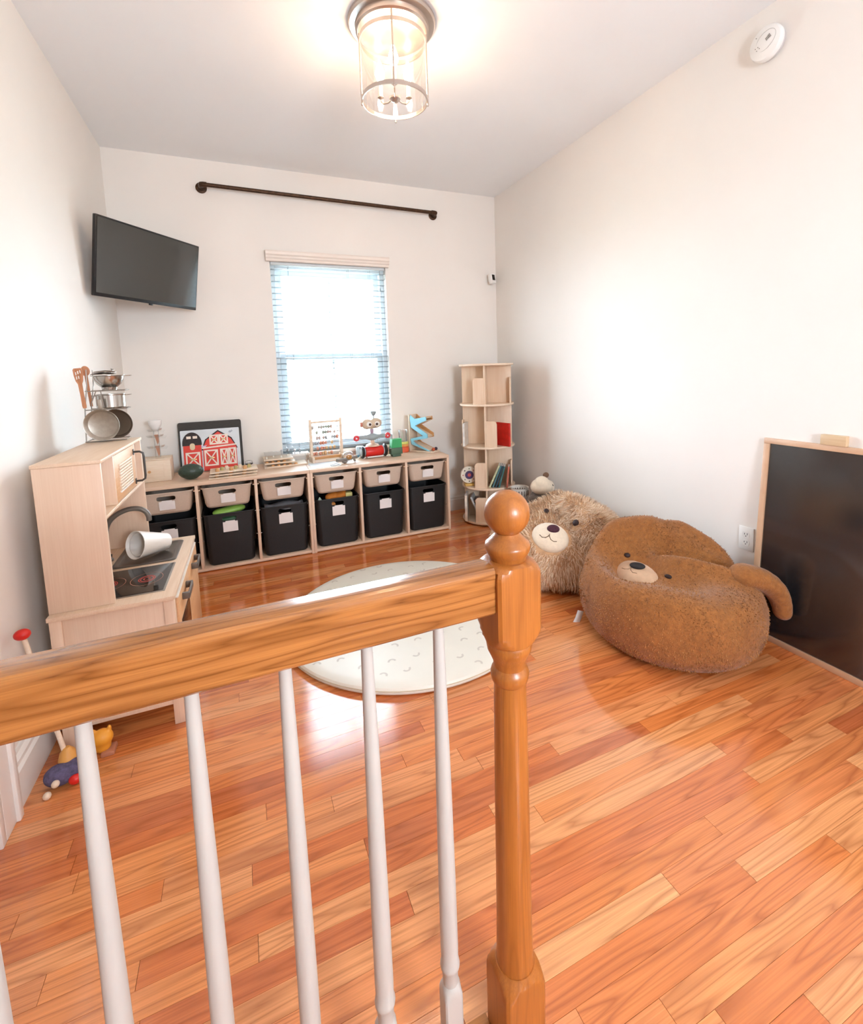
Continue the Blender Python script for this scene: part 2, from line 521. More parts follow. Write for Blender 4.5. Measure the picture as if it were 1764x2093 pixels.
for i in range(NZ):
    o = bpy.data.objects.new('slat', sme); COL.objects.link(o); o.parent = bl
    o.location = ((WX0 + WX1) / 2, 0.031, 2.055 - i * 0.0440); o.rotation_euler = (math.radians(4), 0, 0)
b = B(); b.bb(WX0 + 0.005, WX1 - 0.005, 0.006, 0.056, WZ0 + 0.012, WZ0 + 0.03, 0.004); obj('bottom_rail', b, mat('slat_backlit', '869196'), bl)
b = B(); b.bb(WX0 + 0.005, WX1 - 0.005, 0.010, 0.052, WZ1 - 0.022, WZ1 - 0.002, 0.003); obj('head_rail', b, mat('rail_white', 'E9EDEE', 0.5), bl)
for x in (WX0 + 0.13, (WX0 + WX1) / 2 + 0.14, WX1 - 0.13):
    b = B(); b.cyl((x, 0.007, WZ0 + 0.02), (x, 0.007, WZ1 - 0.03), 0.0012, seg=5); b.cyl((x, 0.055, WZ0 + 0.02), (x, 0.055, WZ1 - 0.03), 0.0012, seg=5)
    obj('ladder_cord', b, MATS['slat_backlit'], bl)
b = B(); b.cyl((WX1 - 0.05, 0.0, 1.95), (WX1 - 0.05, 0.0, WZ1 - 0.03), 0.0015, seg=5); b.lathe([(0.002, 0), (0.006, -0.02), (0.005, -0.035)], 8, (WX1 - 0.05, 0.0, 1.95)); obj('pull_cord', b, MATS['slat_backlit'], bl)

# outside
gb = B(); gb.bb(-40, 45, 0.6, 90, -3.3, -3.2); g = struct('ground_outside', gb, mat('pale_ground', 'C9CDC2', 0.9)); g['label'] = 'pale ground outside the window'
h = thing('neighbour_house', 'pale neighbouring house with grey green gable roof beyond the window', 'house', (9.2, 13, -3.2), -0.3)
b = B(); b.bb(-4, 4, 0, 8, 0, 3.6); b.prism([(0, 3.6), (8, 3.6), (4, 6.0)], -4, 4, 'x'); obj('house_wall', b, mat('house_siding', 'DDE3E2', 0.8), h, smooth=False)
for s in (-1, 1):
    b = B(); yy = 4 + s * 4.5
    b.prism([(4, 6.05), (yy, 3.35), (yy, 3.5), (4, 6.2)], -4.4, 4.4, 'x'); obj('roof_slope', b, mat('roof_shingle', '8FA39F', 0.85, var=0.1, scale=8), h, smooth=False)

# ================================================================== RAILING
rl = thing('stair_railing', 'oak handrail and turned newel post with white balusters in the foreground', 'railing', (1.111, -3.128, 0))
nw = B()
HB = 0.0415
nw.sqlathe(HB, [(0.0587, 0), (0.0587, 0.128), (0.055, 0.140), (0.050, 0.150), (0.0455, 0.158), (0.0385, 0.166), (0.0365, 0.170)])
nw.lathe([(0.0365, 0.150), (0.0338, 0.185), (0.0325, 0.26), (0.0315, 0.36), (0.0305, 0.53), (0.0284, 0.70), (0.0278, 0.724), (0.0312, 0.7285), (0.0330, 0.736), (0.0335, 0.742), (0.0318, 0.748), (0.0275, 0.754), (0.0290, 0.765), (0.034, 0.777), (0.0382, 0.786), (0.0396, 0.795), (0.0380, 0.801), (0.036, 0.806)], 40)
nw.sqlathe(HB, [(0.036, 0.800), (0.0415, 0.803), (0.046, 0.809), (0.0505, 0.817), (0.055, 0.828), (0.0587, 0.842), (0.0587, 0.922), (0.055, 0.931), (0.050, 0.938), (0.0445, 0.943), (0.036, 0.947)])
post = obj('newel_post', nw, M_oakz, rl, ang=0.5)
nf = B()
prof = [(0.030, 0.945), (0.0325, 0.953), (0.0350, 0.957), (0.0378, 0.963), (0.0385, 0.969), (0.0375, 0.974), (0.033, 0.977), (0.0325, 0.9785), (0.0270, 0.984), (0.0220, 0.989), (0.0205, 0.992)]
for i in range(17):
    a = -PI / 2 + 0.53 + (PI - 0.53) * i / 16
    prof.append((max(0.0385 * math.cos(a), 0.0006), 1.0255 + 0.0385 * math.sin(a)))
nf.lathe(prof, 40); obj('ball_finial', nf, M_oakz, post, ang=0.8)
hr = B()
yc = 0.0
hp = [(-0.027, 0.869), (0.027, 0.869), (0.0305, 0.873), (0.0305, 0.928), (0.0295, 0.936), (0.026, 0.942), (0.020, 0.9455), (0.008, 0.9475), (-0.008, 0.949), (-0.020, 0.9485), (-0.0265, 0.947), (-0.030, 0.943), (-0.0312, 0.937), (-0.0312, 0.930), (-0.0305, 0.92), (-0.0305, 0.873)]
hr.prism(hp, -2.4, -0.0415, 'x'); obj('handrail', hr, M_oak, rl, ang=0.35)
bb_ = B()
bb_.sqlathe(0.0165, [(0.0234, 0), (0.0234, 0.172), (0.021, 0.184), (0.0165, 0.194), (0.0130, 0.200)], 32)
bb_.lathe([(0.0130, 0.19), (0.0135, 0.205), (0.0140, 0.225), (0.0165, 0.230), (0.0172, 0.235), (0.0165, 0.240), (0.0148, 0.245), (0.0153, 0.27), (0.0148, 0.40), (0.0130, 0.58), (0.0105, 0.75), (0.0085, 0.870)], 20)
bme = bpy.data.meshes.new('baluster'); finish(bb_.bm, bme, True, 0.7); bme.materials.append(M_white)
for i in range(11):
    o = bpy.data.objects.new('baluster', bme); COL.objects.link(o); o.parent = rl
    o.location = (0.9795 - 0.1178 * i - 1.111, 0, 0)
b = B(); b.bb(-2.4, -0.042, -0.045, 0.045, 0.0, 0.012, 0.002); obj('base_shoe', b, M_oak, rl)

# ================================================================== RUG
rug = thing('play_mat', 'round cream padded play mat printed with small grey arches', 'rug', (1.4445, -1.559, 0))
b = B(); R = 0.626
b.lathe([(0.001, 0.001), (R - 0.012, 0.001), (R - 0.003, 0.006), (R, 0.014), (R - 0.003, 0.018), (R - 0.001, 0.023), (R - 0.006, 0.031), (R - 0.018, 0.036), (R - 0.05, 0.038), (0.3, 0.038), (0.001, 0.038)], 96)
obj('mat_body', b, mat('cream_vinyl', 'E9E2D4', 0.45, var=0.02, scale=8), rug)
b = B(); b.torus((0, 0, 0.0205), R - 0.0005, 0.0025, 96, 6); obj('piping', b, mat('mat_piping', 'CDBB9F', 0.6), rug)
b = B()
random.seed(4)
for iy in range(-6, 7):
    for ix in range(-6, 7):
        x = (ix + (0.5 if iy % 2 else 0)) * 0.115 + random.uniform(-0.015, 0.015); y = iy * 0.098 + random.uniform(-0.015, 0.015)
        if x * x + y * y > (R - 0.035) ** 2: continue
        a0 = random.choice((0, 0.3, -0.3, PI, PI + 0.3, 0.8, -0.8)); n = 8
        row0 = [(x + 0.019 * math.cos(a0 + PI * i / n), y + 0.019 * math.sin(a0 + PI * i / n), 0.0385) for i in range(n + 1)]
        row1 = [(x + 0.010 * math.cos(a0 + PI * i / n), y + 0.010 * math.sin(a0 + PI * i / n), 0.0385) for i in range(n + 1)]
        b.rings([row1, row0], closed_ring=False)
obj('printed_arches', b, mat('arch_print', 'CFC5B8', 0.6), rug, smooth=False, kind='stuff')

# ================================================================== STORAGE UNITS
SX0, SPITCH, SH, SD = 0.0585, 0.3545, 0.602, 0.438
SY1 = -0.018; SY0 = SY1 - SD
T = 0.018
def storage(k):
    x0 = SX0 + k * 3 * SPITCH; w = 3 * SPITCH - 0.001
    u = thing('storage_unit', ['birch toy storage frame with three bays, behind the play kitchen', 'birch toy storage frame with three bays, beneath the window and nearest the bookcase'][k], 'storage unit', (x0, SY0, 0), 0, 'toy storage frames along the back wall')
    b = B(); b.bb(0, w, 0, SD, SH - T * 1.3, SH, 0.0015); obj('top_panel', b, M_birch, u)
    b = B(); b.bb(T, w - T, 0.004, SD, 0.006, 0.006 + T, 0.001); obj('bottom_panel', b, M_birch, u)
    for x in (0, w - T):
        b = B(); b.bb(x, x + T, 0, SD, 0, SH - T * 1.3, 0.0012); obj('side_panel', b, M_birchz, u)
    for i in (1, 2):
        x = i * SPITCH - T / 2
        b = B(); b.bb(x, x + T, 0.001, SD, 0.006 + T, SH - T * 1.3, 0.001); obj('divider', b, M_birchz, u)
    b = B(); b.bb(T, w - T, SD - 0.006, SD - 0.001, 0.03, SH - 0.03); obj('back_panel', b, M_birch, u)
    for i in range(3):
        xa = i * SPITCH + (T if i == 0 else T / 2); xb = (i + 1) * SPITCH - (T if i == 2 else T / 2)
        for z in (0.5475,):
            for s, xe in ((1, xa), (-1, xb)):
                b = B(); b.bb(min(xe, xe + s * 0.009), max(xe, xe + s * 0.011), 0.012, SD - 0.01, z - 0.006, z, 0.0); obj('runner', b, M_birchy, u)
        for z in (0.20, 0.36):
            for s, xe in ((1, xa), (-1, xb)):
                b = B(); b.cyl((xe, 0.03, z), (xe + s * 0.008, 0.03, z), 0.003, seg=8); obj('shelf_pin', b, M_steel, u)
    return u
for k in range(2): storage(k)

def make_bin(name, label, wt, wb, dt, db, hh, m, hz, hw, hh2, cz, cw, ch, group):
    t = thing(name, label, 'bin', (0, 0, 0), 0, group)
    b = B(); rows = []
    L = [(wb * 0.94, db * 0.95, 0.0), (wb, db, 0.012)]
    for i in range(1, 5):
        f = i / 5
        L.append((wb + (wt - wb) * f ** 0.8, db + (dt - db) * f ** 0.8, 0.012 + (hh - 0.012) * f))
    L += [(wt, dt, hh - 0.008), (wt + 0.010, dt + 0.008, hh - 0.008), (wt + 0.012, dt + 0.010, hh - 0.004), (wt + 0.010, dt + 0.008, hh), (wt - 0.006, dt - 0.006, hh), (wb - 0.004, db - 0.004, 0.014), (wb * 0.94 - 0.004, db * 0.95 - 0.004, 0.004)]
    for w, d, z in L: rows.append([(x, y, z) for x, y in rrect(w / 2, d / 2, 0.03, 6)])
    b.rings(rows)
    o = obj('tub', b, m, t, ang=0.5)
    cb = B(); cb.prism([(x, z + hz) for x, z in rrect(hw / 2, hh2 / 2, hh2 / 2 - 0.0005, 6)], -dt / 2 - 0.05, -dt / 2 + 0.04, 'y')
    co = obj('cut', cb, m)
    bool_cut(o, co)
    for p in o.data.polygons: p.use_smooth = True
    o.data.set_sharp_from_angle(angle=0.45)
    # card, tilted like the wall
    tilt = math.atan2((dt - db) / 2, hh)
    fy = -(db / 2 + (dt - db) / 2 * (max(cz, 0.01) / hh) ** 0.8)
    b = B(); b.bb(-cw / 2, cw / 2, -0.004, -0.001, -ch / 2, ch / 2)
    b.bb(-cw * 0.32, cw * 0.32, -0.004, -0.001, ch / 2, ch / 2 + 0.006)
    c = obj('label_card', b, M_card, t, smooth=False); c.location = (0.004, fy - 0.0045, cz); c.rotation_euler = (tilt * 1.25, 0, 0)
    return t
sb = make_bin('shallow_bin', '', 0.298, 0.262, 0.400, 0.370, 0.140, M_beige, 0.103, 0.106, 0.027, 0.058, 0.088, 0.056, 'beige shallow bins in the upper bays')
db = make_bin('deep_bin', '', 0.308, 0.282, 0.405, 0.375, 0.350, M_blackbin, 0.312, 0.088, 0.026, 0.258, 0.090, 0.068, 'black deep bins in the lower bays')
who = ['in the bay behind the kitchen tap', 'with bright green toy below it', 'in the bay just left of the abacus', 'below the abacus and dome toy', 'below the red wheeled robot', 'below the zigzag ball ramp']
whoB = ['partly hidden behind the kitchen counter', 'with a bright green toy poking out', 'with grey cloth edge poking out', 'filled with orange toys', 'below the red wheeled robot', 'at the right end beside the bookcase']
for i in range(6):
    x = SX0 + (i + 0.5) * SPITCH + (0.0045 if i % 3 == 0 else -0.0045 if i % 3 == 2 else 0)
    loc = (x, SY0 + 0.208, 0.416); locb = (x, SY0 + 0.212, 0.025)
    if i == 0:
        sb.location = loc; db.location = locb; s_, d_ = sb, db
    else:
        s_, d_ = dup_tree(sb, loc), dup_tree(db, locb)
    s_['label'] = 'beige shallow bin with white label card, ' + who[i]
    d_['label'] = 'black deep bin with white label card, ' + whoB[i]
    dx = random.uniform(-0.006, 0.006)
    for o in (s_, d_): o.rotation_euler = (0, 0, random.uniform(-0.003, 0.003))
# things poking out of the bins
def bx(i): return SX0 + (i + 0.5) * SPITCH
t = tag(blob('green_toy', [((bx(1) - 0.045 + 0.03 * k, SY0 + 0.085 + 0.004 * k, 0.366 + 0.004 * k), (0.06, 0.045, 0.026)) for k in range(4)], 0.006, mat('lime_plastic', '9CC95A', 0.4)), 'rounded bright green toy poking out of a black bin', 'toy')
b = B(); b.box((bx(1) + 0.01, SY0 + 0.10, 0.30), (0.16, 0.10, 0.06), 0.015); tag(obj('dark_green_toy', b, mat('dark_green_plastic', '3E6B4A', 0.5)), 'dark green toy glimpsed through the handle of a black bin', 'toy')
cl = B()
rows = []
for i in range(9):
    f = i / 8
    rows.append([(bx(2) - 0.13 + 0.26 * f, SY0 + 0.05 + 0.018 * math.sin(7 * f + j) + 0.03 * j, 0.345 + 0.022 * math.sin(PI * j / 5) + 0.008 * math.sin(9 * f + j)) for j in range(6)])
cl.rings(rows, closed_ring=False)
o = obj('folded_cloth', cl, mat('grey_cloth', '8B8B90', 0.9, var=0.2)); so = o.modifiers.new('s', 'SOLIDIFY'); so.thickness = 0.008
tag(eval_mods(o), 'crumpled grey cloth lying in a black bin', 'cloth')
tag(blob('orange_toy', [((bx(3) - 0.03 + 0.03 * k, SY0 + 0.10 + 0.01 * (k % 2), 0.365 + 0.006 * (k % 2)), (0.04, 0.04, 0.03)) for k in range(4)], 0.006, mat('orange_fabric', 'D9822E', 0.8, var=0.2)), 'lumpy orange cloth toy poking out of a black bin', 'toy')
b = B(); b.box((bx(3) + 0.10, SY0 + 0.09, 0.375), (0.05, 0.06, 0.03), 0.006, rot('Z', 0)); tag(obj('yellow_block', b, mat('pale_yellow', 'E4D98A', 0.5)), 'pale yellow toy block beside the orange toy in a bin', 'toy block')
b = B(); b.lathe([(0.03, 0), (0.001, 0.045)], 12, (bx(3) - 0.11, SY0 + 0.08, 0.335)); tag(obj('cone_block', b, mat('mint_plastic', 'CFE6CF', 0.5)), 'pale mint cone toy poking out of a black bin', 'toy')
b = B(); b.ell((bx(3) - 0.03, SY0 + 0.06, 0.318), (0.028, 0.02, 0.02)); tag(obj('wooden_bead', b, mat('orange_bead', 'C9823A', 0.4)), 'orange wooden bead seen through a bin handle hole', 'toy')

# ================================================================== PLAY KITCHEN
KW, KD, KC, KH, HD, INS = 0.7017, 0.3738, 0.4917, 1.0015, 0.1888, 0.0285
K = thing('play_kitchen', 'birch wooden play kitchen with hutch, hob and sink against the left wall', 'toy kitchen', (0.0717, -1.9137, 0), -0.0191)
def kpart(name, m, *boxes, parent=None, bev=0.0015, **k):
    b = B()
    for q in boxes: b.bb(*q, bev)
    return obj(name, b, m, parent or K, **k)
kt = kpart('worktop', M_birchy, (0.0, KD, 0, KW, KC - 0.015, KC))
P = 0.034
for a in (0.004, KD - P - 0.004):
    for y in (0.006, KW - P - 0.006):
        kpart('leg', M_birchz, (a, a + P, y, y + P, 0, KC - 0.0155))
for y in (0.014, KW - 0.024):
    kpart('end_panel', M_birchz, (P + 0.004, KD - P - 0.004, y, y + 0.010, 0.075, KC - 0.016))
kpart('back_panel', M_birchz, (0.006, 0.014, P + 0.006, KW - P - 0.006, 0.075, KC - 0.016))
kpart('bottom_shelf', M_birchy, (0.015, KD - 0.03, P + 0.006, KW - P - 0.006, 0.075, 0.087))
kpart('centre_post', M_birchz, (KD - 0.030, KD - 0.010, KW / 2 - 0.010, KW / 2 + 0.010, 0.088, KC - 0.016))
for n, (y0, y1) in enumerate(((P + 0.009, KW / 2 - 0.003), (KW / 2 + 0.003, KW - P - 0.009))):
    d = kpart('door', M_ply_shaded, (KD - 0.009, KD + 0.004, y0, y1, 0.09, KC - 0.028), label='plywood oven door with dark handle' if n == 0 else 'plywood cupboard door with dark handle')
    kpart('door_edge', mat('white_edge', 'F0E4D6', 0.4), (KD - 0.0095, KD + 0.0045, y0, y1, KC - 0.0275, KC - 0.0225), parent=d, bev=0.0)
    if n == 0:
        kpart('door_window', mat('dark_acrylic', '2A2522', 0.1), (KD + 0.0041, KD + 0.0062, y0 + 0.04, y1 - 0.04, 0.16, 0.36), parent=d, bev=0.001)
    ym = (y0 + y1) / 2; hz = KC - 0.065
    hb = B()
    for s in (-1, 1): hb.bb(KD + 0.0045, KD + 0.030, ym + s * 0.055 - 0.006, ym + s * 0.055 + 0.006, hz - 0.013, hz + 0.013, 0.002)
    hb.bb(KD + 0.024, KD + 0.031, ym - 0.061, ym + 0.061, hz - 0.013, hz + 0.013, 0.003)
    obj('handle', hb, M_greyp, d)
# hob
hob = kpart('hob', mat('hob_frame', '9A8E82', 0.35, 0.6), (0.070, 0.335, 0.062, 0.345, KC, KC + 0.0035), bev=0.001)
M_hob = mat('hob_glass', '1C1613', 0.06, var=0.1)
kpart('hob_glass', M_hob, (0.076, 0.329, 0.068, 0.339, KC + 0.0036, KC + 0.0052), parent=hob, bev=0.0)
M_ring = mat('hob_print', 'B57A62', 0.4); M_hot = mat('hob_red', 'B5372A', 0.4)
for cy, cx in ((0.20, 0.255), (0.20, 0.13)):
    for r, m in ((0.055, M_ring), (0.029, M_hot), (0.023, M_hot), (0.012, M_hot)):
        b = B(); rr = [[(cx + q * math.cos(2 * PI * i / 32), cy + q * 1.15 * math.sin(2 * PI * i / 32), KC + 0.0054) for i in range(32)] for q in (r - 0.0016 * (1 if r > 0.05 else 2), r)]
        b.rings(rr, cap0=False, cap1=False); obj('burner_ring', b, m, hob, smooth=False)
# sink
b = B(); cx, cy = 0.212, 0.515
rows = [[(cx + x, cy + y, z) for x, y in rrect(hw, hd, 0.02, 5)] for hw, hd, z in ((0.118, 0.135, KC - 0.002), (0.120, 0.137, KC + 0.002), (0.117, 0.134, KC + 0.004), (0.103, 0.120, KC + 0.004), (0.099, 0.116, KC + 0.0025), (0.096, 0.113, KC + 0.0005))]
b.rings(rows); obj('sink', b, mat('sink_grey', '6A625B', 0.3, 0.5), K)
b = B(); b.tube(smooth_path([(0.060, 0.50, KC), (0.060, 0.50, 0.60), (0.072, 0.50, 0.655), (0.105, 0.50, 0.690), (0.15, 0.50, 0.708), (0.19, 0.50, 0.706), (0.214, 0.50, 0.690), (0.224, 0.50, 0.668), (0.225, 0.50, 0.648)]), 0.0105, 14)
b.lathe([(0.02, 0), (0.02, 0.008), (0.012, 0.014)], 16, (0.060, 0.50, KC)); obj('tap', b, M_greyp, K)
b = B(); b.cyl((0.075, 0.40, KC), (0.075, 0.40, KC + 0.045), 0.009); b.cyl((0.05, 0.40, KC + 0.055), (0.10, 0.40, KC + 0.055), 0.006); b.cyl((0.075, 0.375, KC + 0.055), (0.075, 0.425, KC + 0.055), 0.006); b.ell((0.075, 0.40, KC + 0.055), 0.012, 12, 8); obj('tap_handle', b, mat('dark_grey_plastic', '3E3935', 0.4), K)
# hutch
for y in (INS, KW - INS - 0.012):
    kpart('hutch_side', M_birchz, (0, HD, y, y + 0.012, KC + 0.0005, KH - 0.0125))
kpart('hutch_top', M_birchy, (-0.002, HD + 0.004, INS - 0.003, KW - INS + 0.003, KH - 0.012, KH))
kpart('hutch_back', M_birchz, (0, 0.008, INS + 0.0125, KW - INS - 0.0125, KC + 0.0005, KH - 0.0125))
SZ = 0.792
kpart('hutch_shelf', M_birchy, (0.0085, HD, INS + 0.0125, KW - INS - 0.0125, SZ, SZ + 0.012))
for y in (0.195, 0.535):
    kpart('shelf_divider', M_birchz, (0.0085, HD - 0.001, y - 0.006, y + 0.006, SZ + 0.0125, KH - 0.0125))
md = kpart('microwave_door', M_ply_shaded, (HD - 0.014, HD - 0.002, 0.204, 0.526, SZ + 0.016, KH - 0.016))
for i in range(9):
    z = SZ + 0.058 + i * 0.0115
    b = B(); b.bb(HD - 0.003, HD + 0.0028, 0.262, 0.455, z - 0.004, z + 0.003, 0.0, None); obj('louvre', b, M_pale, md, smooth=False)
kpart('window_trim', mat('white_edge', 'F0E4D6'), (HD - 0.003, HD + 0.0022, 0.255, 0.462, SZ + 0.043, SZ + 0.050), (HD - 0.003, HD + 0.0022, 0.457, 0.463, SZ + 0.0505, SZ + 0.155), parent=md, bev=0)
b = B(); b.tube([(HD - 0.002, 0.520, SZ + 0.163), (HD + 0.022, 0.520, SZ + 0.163), (HD + 0.034, 0.520, SZ + 0.155), (HD + 0.036, 0.520, SZ + 0.14), (HD + 0.036, 0.520, SZ + 0.055), (HD + 0.034, 0.520, SZ + 0.042), (HD + 0.022, 0.520, SZ + 0.034), (HD - 0.002, 0.520, SZ + 0.034)], 0.0045, 10)
for z in (SZ + 0.163, SZ + 0.034): b.bb(HD - 0.003, HD + 0.001, 0.512, 0.526, z - 0.012, z + 0.012)
obj('handle', b, mat('dark_grey_plastic', '3E3935'), md)
KM = Matrix.Translation((0.0717, -1.9137, 0)) @ rot('Z', -0.0191)
def kw(a, b, z): return KM @ Vector((a, b, z))
# little bottle on the hutch shelf
p = kw(0.11, 0.60, SZ + 0.0121)
t = thing('spice_bottle', 'small clear toy bottle with black cap on the hutch shelf', 'bottle', p)
b = B(); b.lathe([(0.016, 0), (0.018, 0.004), (0.018, 0.045), (0.012, 0.058), (0.011, 0.064)], 18); obj('bottle_body', b, mat('bottle_pink', 'E3C4B4', 0.25), t)
b = B(); b.lathe([(0.0185, 0), (0.0185, 0.022)], 18, (0, 0, 0.012), caps=False); obj('paper_label', b, M_card, t)
b = B(); b.lathe([(0.0125, 0.064), (0.0125, 0.078), (0.010, 0.081)], 18); obj('cap', b, M_black, t)
# nested cups lying in the sink
def cup(name, label, base, axis, r0, r1, ln, m):
    t = tag(B_obj_cup(name, r0, r1, ln, m), label, 'cup', 'white cups lying in the toy sink')
    q = Vector((0, 0, 1)).rotation_difference(Vector(axis).normalized())
    t.matrix_world = Matrix.Translation(base) @ q.to_matrix().to_4x4()
    return t
def B_obj_cup(name, r0, r1, ln, m):
    b = B(); b.lathe([(0.001, ln), (r1 - 0.004, ln), (r1, ln - 0.004), (r0, 0.0), (r0 - 0.0015, -0.001), (r0 - 0.003, 0.0), (r1 - 0.003, ln - 0.006), (0.001, ln - 0.006)], 36)
    return obj(name, b, m, ang=0.9)
cax = Vector((0.62, 0.62, -0.20))
cb = Vector((0.256, -1.480, KC + 0.0725))
cup('cup', 'outer white tapered cup lying on its side in the toy sink', cb, cax, 0.060, 0.036, 0.150, mat('cup_white', 'EFE6DC', 0.4))
cup('cup', 'inner grey white cup nested inside another in the toy sink', cb + cax.normalized() * 0.012 + Vector((0, 0, 0.002)), cax, 0.050, 0.032, 0.11, mat('cup_inner', 'D9D2CA', 0.5))

# pot rack
RY = -1.30
pr = thing('pot_rack', 'grey wire rack holding toy pots on top of the play kitchen', 'rack', (0.10, RY, KH))
b = B(); b.tube([(-0.010, -0.025, 0.003), (0.128, -0.025, 0.003), (0.135, -0.020, 0.003), (0.135, 0.075, 0.003), (0.128, 0.08, 0.003), (-0.010, 0.08, 0.003), (-0.015, 0.075, 0.003), (-0.015, -0.02, 0.003)], 0.0024, 8, loop=True); obj('base_wire', b, M_wire, pr)
for y in (-0.022, 0.077):
    b = B(); b.tube([(-0.012, y, 0.003), (-0.010, y, 0.05), (-0.004, y, 0.15), (0.012, y, 0.25), (0.014, y, 0.315)], 0.0024, 8); obj('upright_wire', b, M_wire, pr)
for z, x0 in ((0.141, 0.0), (0.222, 0.008)):
    b = B(); b.tube([(x0 - 0.006, -0.022, z), (0.138, -0.022, z), (0.146, -0.015, z), (0.146, 0.07, z), (0.138, 0.077, z), (x0 - 0.006, 0.077, z)], 0.0022, 8)
    b.cyl((x0 + 0.03, -0.022, z), (x0 + 0.03, 0.077, z), 0.0018, seg=6); b.cyl((0.1, -0.022, z), (0.1, 0.077, z), 0.0018, seg=6); obj('tier_wire', b, M_wire, pr)
b = B(); b.tube([(0.02, -0.024, 0.145), (0.022, -0.030, 0.17), (0.045, -0.030, 0.225), (0.06, -0.030, 0.225), (0.066, -0.030, 0.15)], 0.002, 6); obj('hook_wire', b, M_wire, pr)
def pan(loc, r, label, yaw, tilt, m=None, hl=0.045):
    m = m or M_steelb
    t = thing('frying_pan', label, 'pan', loc, 0, 'toy frying pans hanging on the wire rack')
    M = rot('Z', yaw) @ rot('X', PI / 2 + tilt)
    b = B(); b.lathe([(0.001, -0.016), (r * 0.80, -0.016), (r * 0.86, -0.014), (r, 0.004), (r, 0.006), (r - 0.003, 0.005), (r * 0.84, -0.010), (r * 0.80, -0.012), (0.001, -0.012)], 48, mtx=M); obj('pan_dish', b, m, t, ang=0.8)
    b = B(); b.box((0, r + hl / 2 - 0.003, -0.004), (0.014, hl, 0.004), 0.001, M); obj('pan_handle', b, m, t)
pan((0.157, RY - 0.052, 1.0775), 0.068, 'brushed steel toy frying pan at the front of the wire rack', -0.12, 0.04)
pan((0.190, RY + 0.045, 1.072), 0.066, 'darker toy frying pan behind the front one on the rack', -0.12, 0.04, mat('dark_steel', '7A6A5C', 0.4, 0.9), 0.008)
t = thing('saucepan', 'shiny steel toy saucepan on the middle tier of the rack', 'pot', (0.182, RY + 0.027, KH + 0.1435))
b = B(); b.lathe([(0.001, 0), (0.048, 0), (0.055, 0.006), (0.056, 0.058), (0.0585, 0.061), (0.0585, 0.063), (0.054, 0.062), (0.053, 0.008), (0.001, 0.006)], 40); obj('pot_body', b, M_steel, t)
for s in (-1, 1):
    b = B(); b.tube([(s * 0.057, -0.012, 0.056), (s * 0.078, -0.012, 0.058), (s * 0.078, 0.012, 0.058), (s * 0.057, 0.012, 0.056)], 0.002, 6); obj('pot_handle', b, M_steel, t)
t = thing('colander', 'steel toy colander bowl on the top tier of the rack', 'bowl', (0.182, RY + 0.027, KH + 0.2245))
b = B(); b.lathe([(0.001, 0.008), (0.026, 0.008), (0.026, 0.0), (0.028, 0.0), (0.030, 0.012), (0.045, 0.026), (0.056, 0.046), (0.059, 0.060), (0.066, 0.063), (0.066, 0.065), (0.057, 0.063), (0.053, 0.048), (0.043, 0.029), (0.028, 0.014), (0.001, 0.012)], 40); obj('bowl_body', b, M_steel, t)
b = B(); b.tube([(0.064, -0.014, 0.062), (0.085, -0.012, 0.062), (0.085, 0.012, 0.062), (0.064, 0.014, 0.062)], 0.0022, 6); obj('bowl_handle', b, M_steel, t)
for k, (dz, dx, r) in enumerate(((0.293, -0.012, 0.047), (0.302, -0.006, 0.044))):
    t = thing('toy_pot_cover', ['lower steel toy pot lid resting in the colander', 'upper steel toy pot lid with knob on the colander'][k], 'lid', (0.176 + dx, RY + 0.027, KH + dz), 0, 'steel toy pot lids')
    b = B(); b.lathe([(r, 0), (r, 0.002), (r * 0.8, 0.006), (0.001, 0.010)], 32); obj('lid_plate', b, mat('dull_steel', '8E7F72', 0.35, 0.9), t)
    b = B(); b.lathe([(0.004, 0.009), (0.004, 0.014), (0.008, 0.017), (0.006, 0.021)], 12, (0.03 if k == 0 else 0.03, 0, -0.004)); obj('lid_knob', b, M_steel, t)
M_spat = mat('rose_wood', 'B97B55', 0.55, var=0.12, scale=30, stretch=(6, 6, 1))
sp = B()
out = [(-0.006, 0), (0.006, 0), (0.0075, 0.01), (0.0065, 0.06), (0.0075, 0.105), (0.013, 0.118), (0.0165, 0.140), (0.0160, 0.166), (0.012, 0.172), (-0.012, 0.172), (-0.0165, 0.166), (-0.0160, 0.140), (-0.013, 0.118), (-0.0075, 0.105), (-0.0065, 0.06), (-0.0075, 0.01)]
sp.prism(out, -0.002, 0.002, 'y')
o = obj('spatula', sp, M_spat, ang=0.4)
for xx, zz in ((-0.008, 0.150), (0.0, 0.154), (0.008, 0.157), (-0.008, 0.132), (0.0, 0.134)):
    cb_ = B(); cb_.bb(xx - 0.002, xx + 0.002, -0.01, 0.01, zz - 0.007, zz + 0.006); bool_cut(o, obj('cut', cb_, M_spat))
o.location = (0.098, RY - 0.03, 1.152); o.rotation_euler = (0, -0.07, 0)
tag(o, 'slotted wooden toy spatula hanging at the left of the rack', 'spatula')
b = B(); b.ell((0, 0, 0.155), (0.017, 0.004, 0.022), 16, 10); b.prism([(-0.005, 0), (0.005, 0), (0.0055, 0.14), (-0.0055, 0.14)], -0.002, 0.002, 'y')
o = obj('wooden_spoon', b, M_spat); o.location = (0.113, RY + 0.01, 1.157); o.rotation_euler = (0, -0.06, 0); tag(o, 'wooden toy spoon hanging behind the spatula on the rack', 'spoon')

